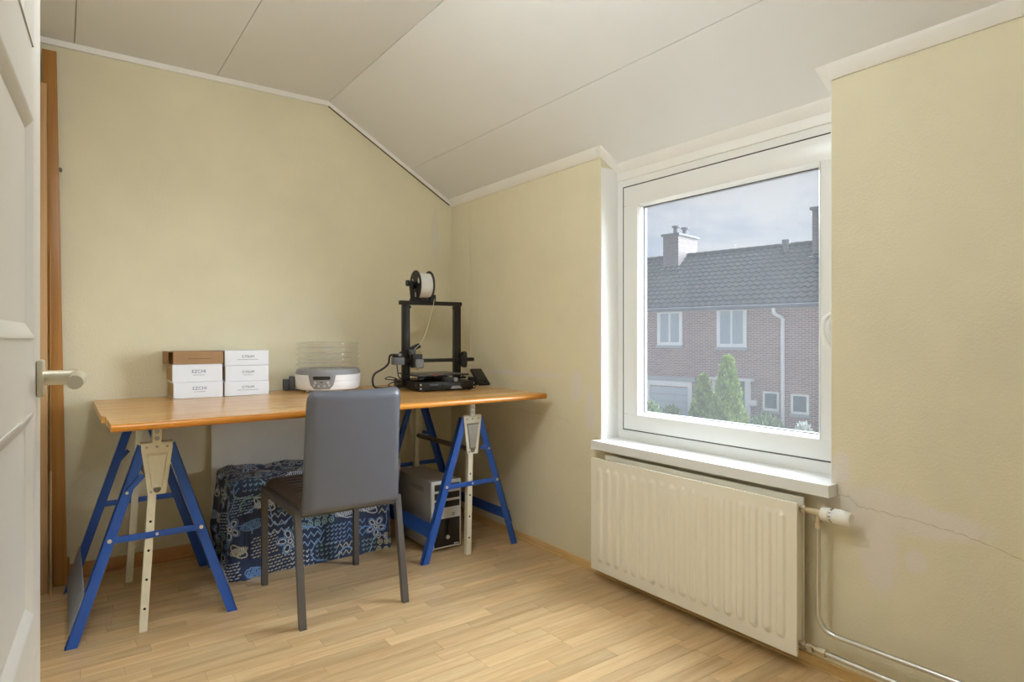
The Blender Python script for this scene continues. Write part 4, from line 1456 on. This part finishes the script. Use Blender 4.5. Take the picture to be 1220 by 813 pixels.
def brick_mat(name, c1, c2, cm_):
    m, nt, b = base_mat(name)
    tc = N(nt, 'TexCoord')
    sx = N(nt, 'SeparateXYZ')
    cm = N(nt, 'CombineXYZ')
    ad_ = N(nt, 'Math', operation='ADD')
    L(nt, tc.outputs['Object'], sx.inputs[0])
    L(nt, sx.outputs['X'], ad_.inputs[0])
    L(nt, sx.outputs['Y'], ad_.inputs[1])
    L(nt, ad_.outputs[0], cm.inputs['X'])
    L(nt, sx.outputs['Z'], cm.inputs['Y'])
    bk = N(nt, 'TexBrick')
    bk.inputs['Color1'].default_value = lin(c1)
    bk.inputs['Color2'].default_value = lin(c2)
    bk.inputs['Mortar'].default_value = lin(cm_)
    bk.inputs['Scale'].default_value = 1.0
    bk.inputs['Mortar Size'].default_value = 0.011
    bk.inputs['Brick Width'].default_value = 0.22
    bk.inputs['Row Height'].default_value = 0.065
    L(nt, cm.outputs[0], bk.inputs['Vector'])
    nz = N(nt, 'TexNoise', Scale=0.9, Detail=3.0)
    L(nt, tc.outputs['Object'], nz.inputs['Vector'])
    hs = N(nt, 'HueSaturation')
    mr = N(nt, 'MapRange')
    mr.inputs['To Min'].default_value = 0.85
    mr.inputs['To Max'].default_value = 1.15
    L(nt, nz.outputs['Fac'], mr.inputs['Value'])
    L(nt, mr.outputs[0], hs.inputs['Value'])
    L(nt, bk.outputs['Color'], hs.inputs['Color'])
    L(nt, hs.outputs[0], b.inputs['Base Color'])
    b.inputs['Roughness'].default_value = 0.9
    return m


M_brick = brick_mat('pinkish_brick', '#A67D76', '#8E6A67', '#C0B4AE')
M_brick_grey = brick_mat('grey_brick', '#6C605E', '#5C5250', '#857C78')
M_tile = plain('grey_roof_tile', (40, 38, 41), 0.95, var=0.12, vscale=5, spec=0.08)
M_owhite = plain('house_white_paint', (246, 246, 246), 0.5)
M_gutter = plain('grey_gutter', (96, 98, 106), 0.5)
M_hglass = plain('dim_window_glass', (96, 108, 118), 0.15)
M_curtain = plain('net_curtain', (206, 212, 214), 0.9, var=0.05, vscale=12)
M_garage = plain('garage_door_grey', (196, 204, 212), 0.5)
M_pot = plain('chimney_concrete', (104, 102, 104), 0.9)
M_lintel = plain('concrete_band', (176, 178, 184), 0.8)
Z = lambda z: z - GZ                         # height above the street
HY0, HY1 = -16.0, 22.0
EZ = Z(2.29)
wall_cells = MB().box(0.0, 6.1, HY0, HY1, 0, EZ)
hw_ = obj('house_wall', wall_cells, M_brick, house)
# roof: rows of overlapping wavy tiles, both slopes
RIDGE_X, RIDGE_Z = 3.05, Z(4.70)


def roof_slope(sgn):
    ex, ez = -0.42, EZ - 0.02
    rows = 13
    V, F = [], []
    ty = 0.27
    ys = np.arange(-4.2, 9.5, ty / 6) if sgn < 0 else np.arange(HY0, HY1, 2.0)
    for r in range(rows):
        for e_, lift in ((0, 0.045), (1, 0.0)):
            t = (r + e_) / rows
            x_ = ex + (RIDGE_X - ex) * t
            z_ = ez + (RIDGE_Z - ez) * t + lift + 0.02
            if sgn > 0:
                x_ = 2 * RIDGE_X - x_
            for yv in ys:
                V.append((x_, yv, z_ + (0.026 * math.cos(2 * math.pi * yv / ty) if sgn < 0 else 0)))
    n = len(ys)
    for r in range(rows * 2 - 1):
        for i in range(n - 1):
            k = r * n + i
            F.append([k, k + 1, k + n + 1, k + n])
    return V, F


V, F = roof_slope(-1)
tag(obj('roof_tiles', MB().poly(V, F), M_tile, house, smooth=40), kind='stuff')
mb = MB()
ex, ez = -0.42, EZ - 0.06
mb.prism([(ex, ez), (RIDGE_X, RIDGE_Z), (6.5, ez), (6.5, ez - 0.05), (ex, ez - 0.05)], 'y', HY0, HY1)
obj('roof_deck', mb, M_tile, house)
mb = MB()
yv = -4.2
while yv < 9.5:
    mb.tube([(RIDGE_X, yv, RIDGE_Z + 0.02), (RIDGE_X, yv + 0.40, RIDGE_Z + 0.045)], 0.11, 10)
    yv += 0.38
obj('ridge_tiles', mb, M_tile, house)
gu = obj('gutter', MB().box(-0.50, -0.36, -4.2, 9.5, EZ - 0.16, EZ - 0.02, 0.03), M_gutter, house)
obj('soffit', MB().box(-0.36, 0.0, -4.2, 9.5, EZ - 0.17, EZ - 0.12), plain('cream_soffit', (226, 220, 208), 0.6), house)
dp = obj('downpipe', MB().tube(smooth_path([(-0.42, -1.70, EZ - 0.10), (-0.41, -1.71, EZ - 0.34), (-0.10, -1.86, EZ - 0.52), (-0.09, -1.87, EZ - 0.9), (-0.09, -1.87, 1.0), (-0.09, -1.87, 0.0)], 5), 0.065, 10), M_owhite, house)


def hwindow(y0, y1, z0, z1, mull, curtain, sill=True, fw=0.13):
    z0, z1 = Z(z0), Z(z1)
    wn_ = MB()
    wn_.box(-0.06, 0.05, y0, y1, z0, z0 + fw)
    wn_.box(-0.06, 0.05, y0, y1, z1 - fw * 0.8, z1)
    wn_.box(-0.06, 0.05, y0, y0 + fw, z0 + fw, z1 - fw * 0.8)
    wn_.box(-0.06, 0.05, y1 - fw, y1, z0 + fw, z1 - fw * 0.8)
    if mull:
        ym = (y0 + y1) / 2
        wn_.box(-0.055, 0.05, ym - 0.035, ym + 0.035, z0 + fw, z1 - fw * 0.8)
    o = obj('window', wn_, M_owhite, house)
    halves = [(y0 + fw, (y0 + y1) / 2 - 0.035), ((y0 + y1) / 2 + 0.035, y1 - fw)] if mull else [(y0 + fw, y1 - fw)]
    for a_, b_ in halves:
        obj('pane', MB().box(-0.036, -0.033, a_, b_, z0 + fw, z1 - fw * 0.8), M_hglass if not curtain else M_clearpane, o)
        if curtain:
            V, F = [], []
            n = 40
            for i in range(n + 1):
                yv = a_ + (b_ - a_) * i / n
                xx = -0.016 + 0.010 * math.sin(i * 1.25)
                V += [(xx, yv, z0 + fw), (xx, yv, z1 - fw * 0.8)]
            for i in range(n):
                F.append([2 * i, 2 * i + 2, 2 * i + 3, 2 * i + 1])
            obj('curtain', MB().poly(V, F), M_curtain, o)
    if sill:
        obj('sill', MB().box(-0.10, 0.0, y0 - 0.04, y1 + 0.04, z0 - 0.10, z0), M_lintel, house)
    return o


M_clearpane = glass_mat('house_window_glass', tint=(0.93, 0.95, 0.97, 1), gloss=0.03)
# wall openings are read as frames set on the brick; dark niche behind each pane
hwindow(2.0, 3.10, 0.81, 2.18, True, True)
hwindow(-0.57, 0.57, 0.76, 2.20, True, True)
hwindow(-1.73, -1.16, -1.45, -0.79, False, False, fw=0.075)
hwindow(-2.72, -2.13, -1.49, -0.82, False, False, fw=0.075)
hwindow(5.0, 6.2, 0.80, 2.18, True, True)
hwindow(-5.2, -4.0, 0.78, 2.18, True, True)
# garage
ga = MB()
ga.box(-0.06, 0.02, 1.58, 1.75, 0, Z(-0.60)).box(-0.06, 0.02, 3.45, 3.62, 0, Z(-0.60)).box(-0.06, 0.02, 1.75, 3.45, Z(-0.80), Z(-0.60))
gf = obj('garage_frame', ga, M_owhite, house)
obj('garage_lintel', MB().box(-0.08, 0.02, 1.45, 3.75, Z(-0.60), Z(-0.42)), M_lintel, house)
for k in range(6):
    zz0 = 0.02 + k * (Z(-0.84) - 0.02) / 6
    obj('garage_panel', MB().box(-0.035, 0.0, 1.75, 3.45, zz0 + 0.006, zz0 + (Z(-0.84) - 0.02) / 6 - 0.006, 0.004, 1), M_garage, gf)
# front door with canopy
fd = MB()
fd.box(-0.08, 0.02, -0.72, -0.52, 0, Z(-0.45)).box(-0.08, 0.02, 0.62, 0.76, 0, Z(-0.45)).box(-0.30, 0.02, -0.85, 0.90, Z(-0.45), Z(-0.36))
pf_ = obj('porch_frame', fd, M_owhite, house)
obj('front_door', MB().box(-0.02, 0.01, -0.52, 0.0, 0.02, Z(-0.47)), plain('front_door_green', (120, 134, 128), 0.5), pf_)
obj('side_light', MB().box(-0.02, 0.01, 0.02, 0.62, 0.02, Z(-0.47)), M_hglass, pf_)
obj('letter_box', MB().box(-0.12, 0.0, -0.95, -0.70, Z(-1.33), Z(-1.13), 0.01), M_owhite, house)
# chimneys
def chimney(x0, x1, y0, y1, ztop, pots):
    c_ = obj('chimney', MB().box(x0, x1, y0, y1, RIDGE_Z - 1.6, Z(ztop)), M_brick_grey, house)
    obj('chimney_cap', MB().box(x0 - 0.07, x1 + 0.07, y0 - 0.07, y1 + 0.07, Z(ztop), Z(ztop) + 0.10), M_pot, c_)
    obj('lead_flashing', MB().box(x0 - 0.09, x1 + 0.02, y0 - 0.10, y1 + 0.10, RIDGE_Z - 0.80, RIDGE_Z - 0.56, 0.01), plain('lead_flashing', (120, 126, 132), 0.5), c_)
    for (px_, py_) in pots:
        pt = MB().cyl((px_, py_, Z(ztop) + 0.1), (px_, py_, Z(ztop) + 0.38), 0.11, 12).cyl((px_, py_, Z(ztop) + 0.42), (px_, py_, Z(ztop) + 0.48), 0.18, 12)
        pt.cyl((px_, py_, Z(ztop) + 0.36), (px_, py_, Z(ztop) + 0.43), 0.06, 8)
        obj('chimney_pot', pt, M_pot, c_)
    return c_


chimney(2.25, 3.95, 3.46, 4.20, 5.56, ((2.7, 3.83), (3.35, 3.75)))
chimney(2.25, 3.45, -2.95, -2.05, 5.85, ((2.8, -2.5),))
obj('roof_vent', MB().cyl((2.72, -0.92, RIDGE_Z - 0.35), (2.72, -0.92, RIDGE_Z + 0.08), 0.09, 12).cyl((2.72, -0.92, RIDGE_Z + 0.06), (2.72, -0.92, RIDGE_Z + 0.22), 0.15, 12), plain('vent_grey', (104, 104, 110), 0.6), house)

# planting in front of the house
def leaf_mat(name, c1, c2):
    m, nt, b = base_mat(name)
    v = coords(nt)
    n1 = N(nt, 'TexNoise', Scale=6.0, Detail=3.0)
    L(nt, v, n1.inputs['Vector'])
    L(nt, ramp(nt, n1.outputs['Fac'], [(0.35, c1), (0.65, c2)]), b.inputs['Base Color'])
    b.inputs['Roughness'].default_value = 0.7
    return m


M_conifer = leaf_mat('conifer_green', '#87994A', '#B0C26C')
M_shrub = leaf_mat('shrub_green', '#84996A', '#A8BA8E')
M_bark = plain('bark', (96, 76, 58), 0.9)


def house_pt(x_, y_):
    return Vector((HO.x + math.cos(A) * x_ - math.sin(A) * y_, HO.y + math.sin(A) * x_ + math.cos(A) * y_, GZ))


def foliage(n, shape, size, rs, up=0.5):
    V, F = [], []
    for i in range(n):
        p, nrm = shape(rs)
        a_ = Vector((rs.uniform(-1, 1), rs.uniform(-1, 1), rs.uniform(-0.3, 1)))
        d = (nrm * 0.8 + a_ * 0.6 + Vector((0, 0, up))).normalized()
        s_ = d.orthogonal().normalized()
        s_ = (Matrix.Rotation(rs.uniform(0, 6.28), 3, d) @ s_)
        ln = size * rs.uniform(0.6, 1.3)
        k = len(V)
        V += [p - s_ * ln * 0.22, p + s_ * ln * 0.22, p + d * ln * 0.6 + s_ * ln * 0.16, p + d * ln, p + d * ln * 0.6 - s_ * ln * 0.16]
        F += [[k, k + 1, k + 2, k + 3, k + 4]]
    return MB().poly(V, F)


def conifer(hx_, hy_, h, r, label, seed):
    rs = random.Random(seed)
    t = thing('conifer', label, 'tree', tuple(house_pt(hx_, hy_)), 0, 'conifers before the brick house')

    def shape(q):
        f = q.random() ** 0.75
        a_ = q.uniform(0, 6.283)
        rr = r * (1 - f) ** 0.72 * (0.82 + 0.18 * math.sin(a_ * 5 + f * 20)) * q.uniform(0.75, 1.0)
        return Vector((rr * math.cos(a_), rr * math.sin(a_), 0.05 + f * (h - 0.12))), Vector((math.cos(a_), math.sin(a_), 0.2))
    obj('foliage', foliage(5200, shape, 0.17, rs, 0.7), M_conifer, t)
    obj('trunk', MB().cyl((0, 0, 0), (0, 0, h * 0.85), 0.07, 8, 0.02), M_bark, t)
    core = MB().cyl((0, 0, 0.08), (0, 0, h * 0.9), r * 0.72, 14, 0.02)
    obj('inner_growth', core, M_conifer, t)


conifer(-2.6, -1.07, 3.09, 0.76, 'taller green conifer in front of the brick house', 3)
conifer(-1.3, 0.45, 2.36, 0.66, 'shorter green conifer beside the garage of the brick house', 4)


def shrub(hx_, hy_, h, r, label, seed, m=None):
    rs = random.Random(seed)

    def shape(q):
        a_, b_ = q.uniform(0, 6.283), math.acos(q.uniform(-0.2, 1))
        k = q.uniform(0.7, 1.0)
        d = Vector((math.sin(b_) * math.cos(a_), math.sin(b_) * math.sin(a_), math.cos(b_)))
        return Vector((d.x * r * k, d.y * r * k, 0.35 * h + d.z * h * 0.62 * k)), d
    t = thing('shrub', label, 'shrub', tuple(house_pt(hx_, hy_)), 0, 'shrubs before the brick house')
    obj('foliage', foliage(900, shape, 0.16, rs), m or M_shrub, t)
    obj('stem', MB().cyl((0, 0, 0), (0, 0, h * 0.7), 0.03, 6), M_bark, t)


shrub(-2.3, 2.02, 1.40, 0.42, 'light green shrub at the window corner before the garage', 11)
shrub(-1.2, 1.80, 1.18, 0.36, 'small round shrub before the garage door', 12)
shrub(-1.2, -1.75, 1.15, 0.60, 'low green shrub under the small square window', 13)
shrub(-1.5, -3.05, 1.0, 0.25, 'pale thin shrub at the lower right window corner', 14, leaf_mat('pale_leaves', '#D5DAD2', '#EEF0EA'))
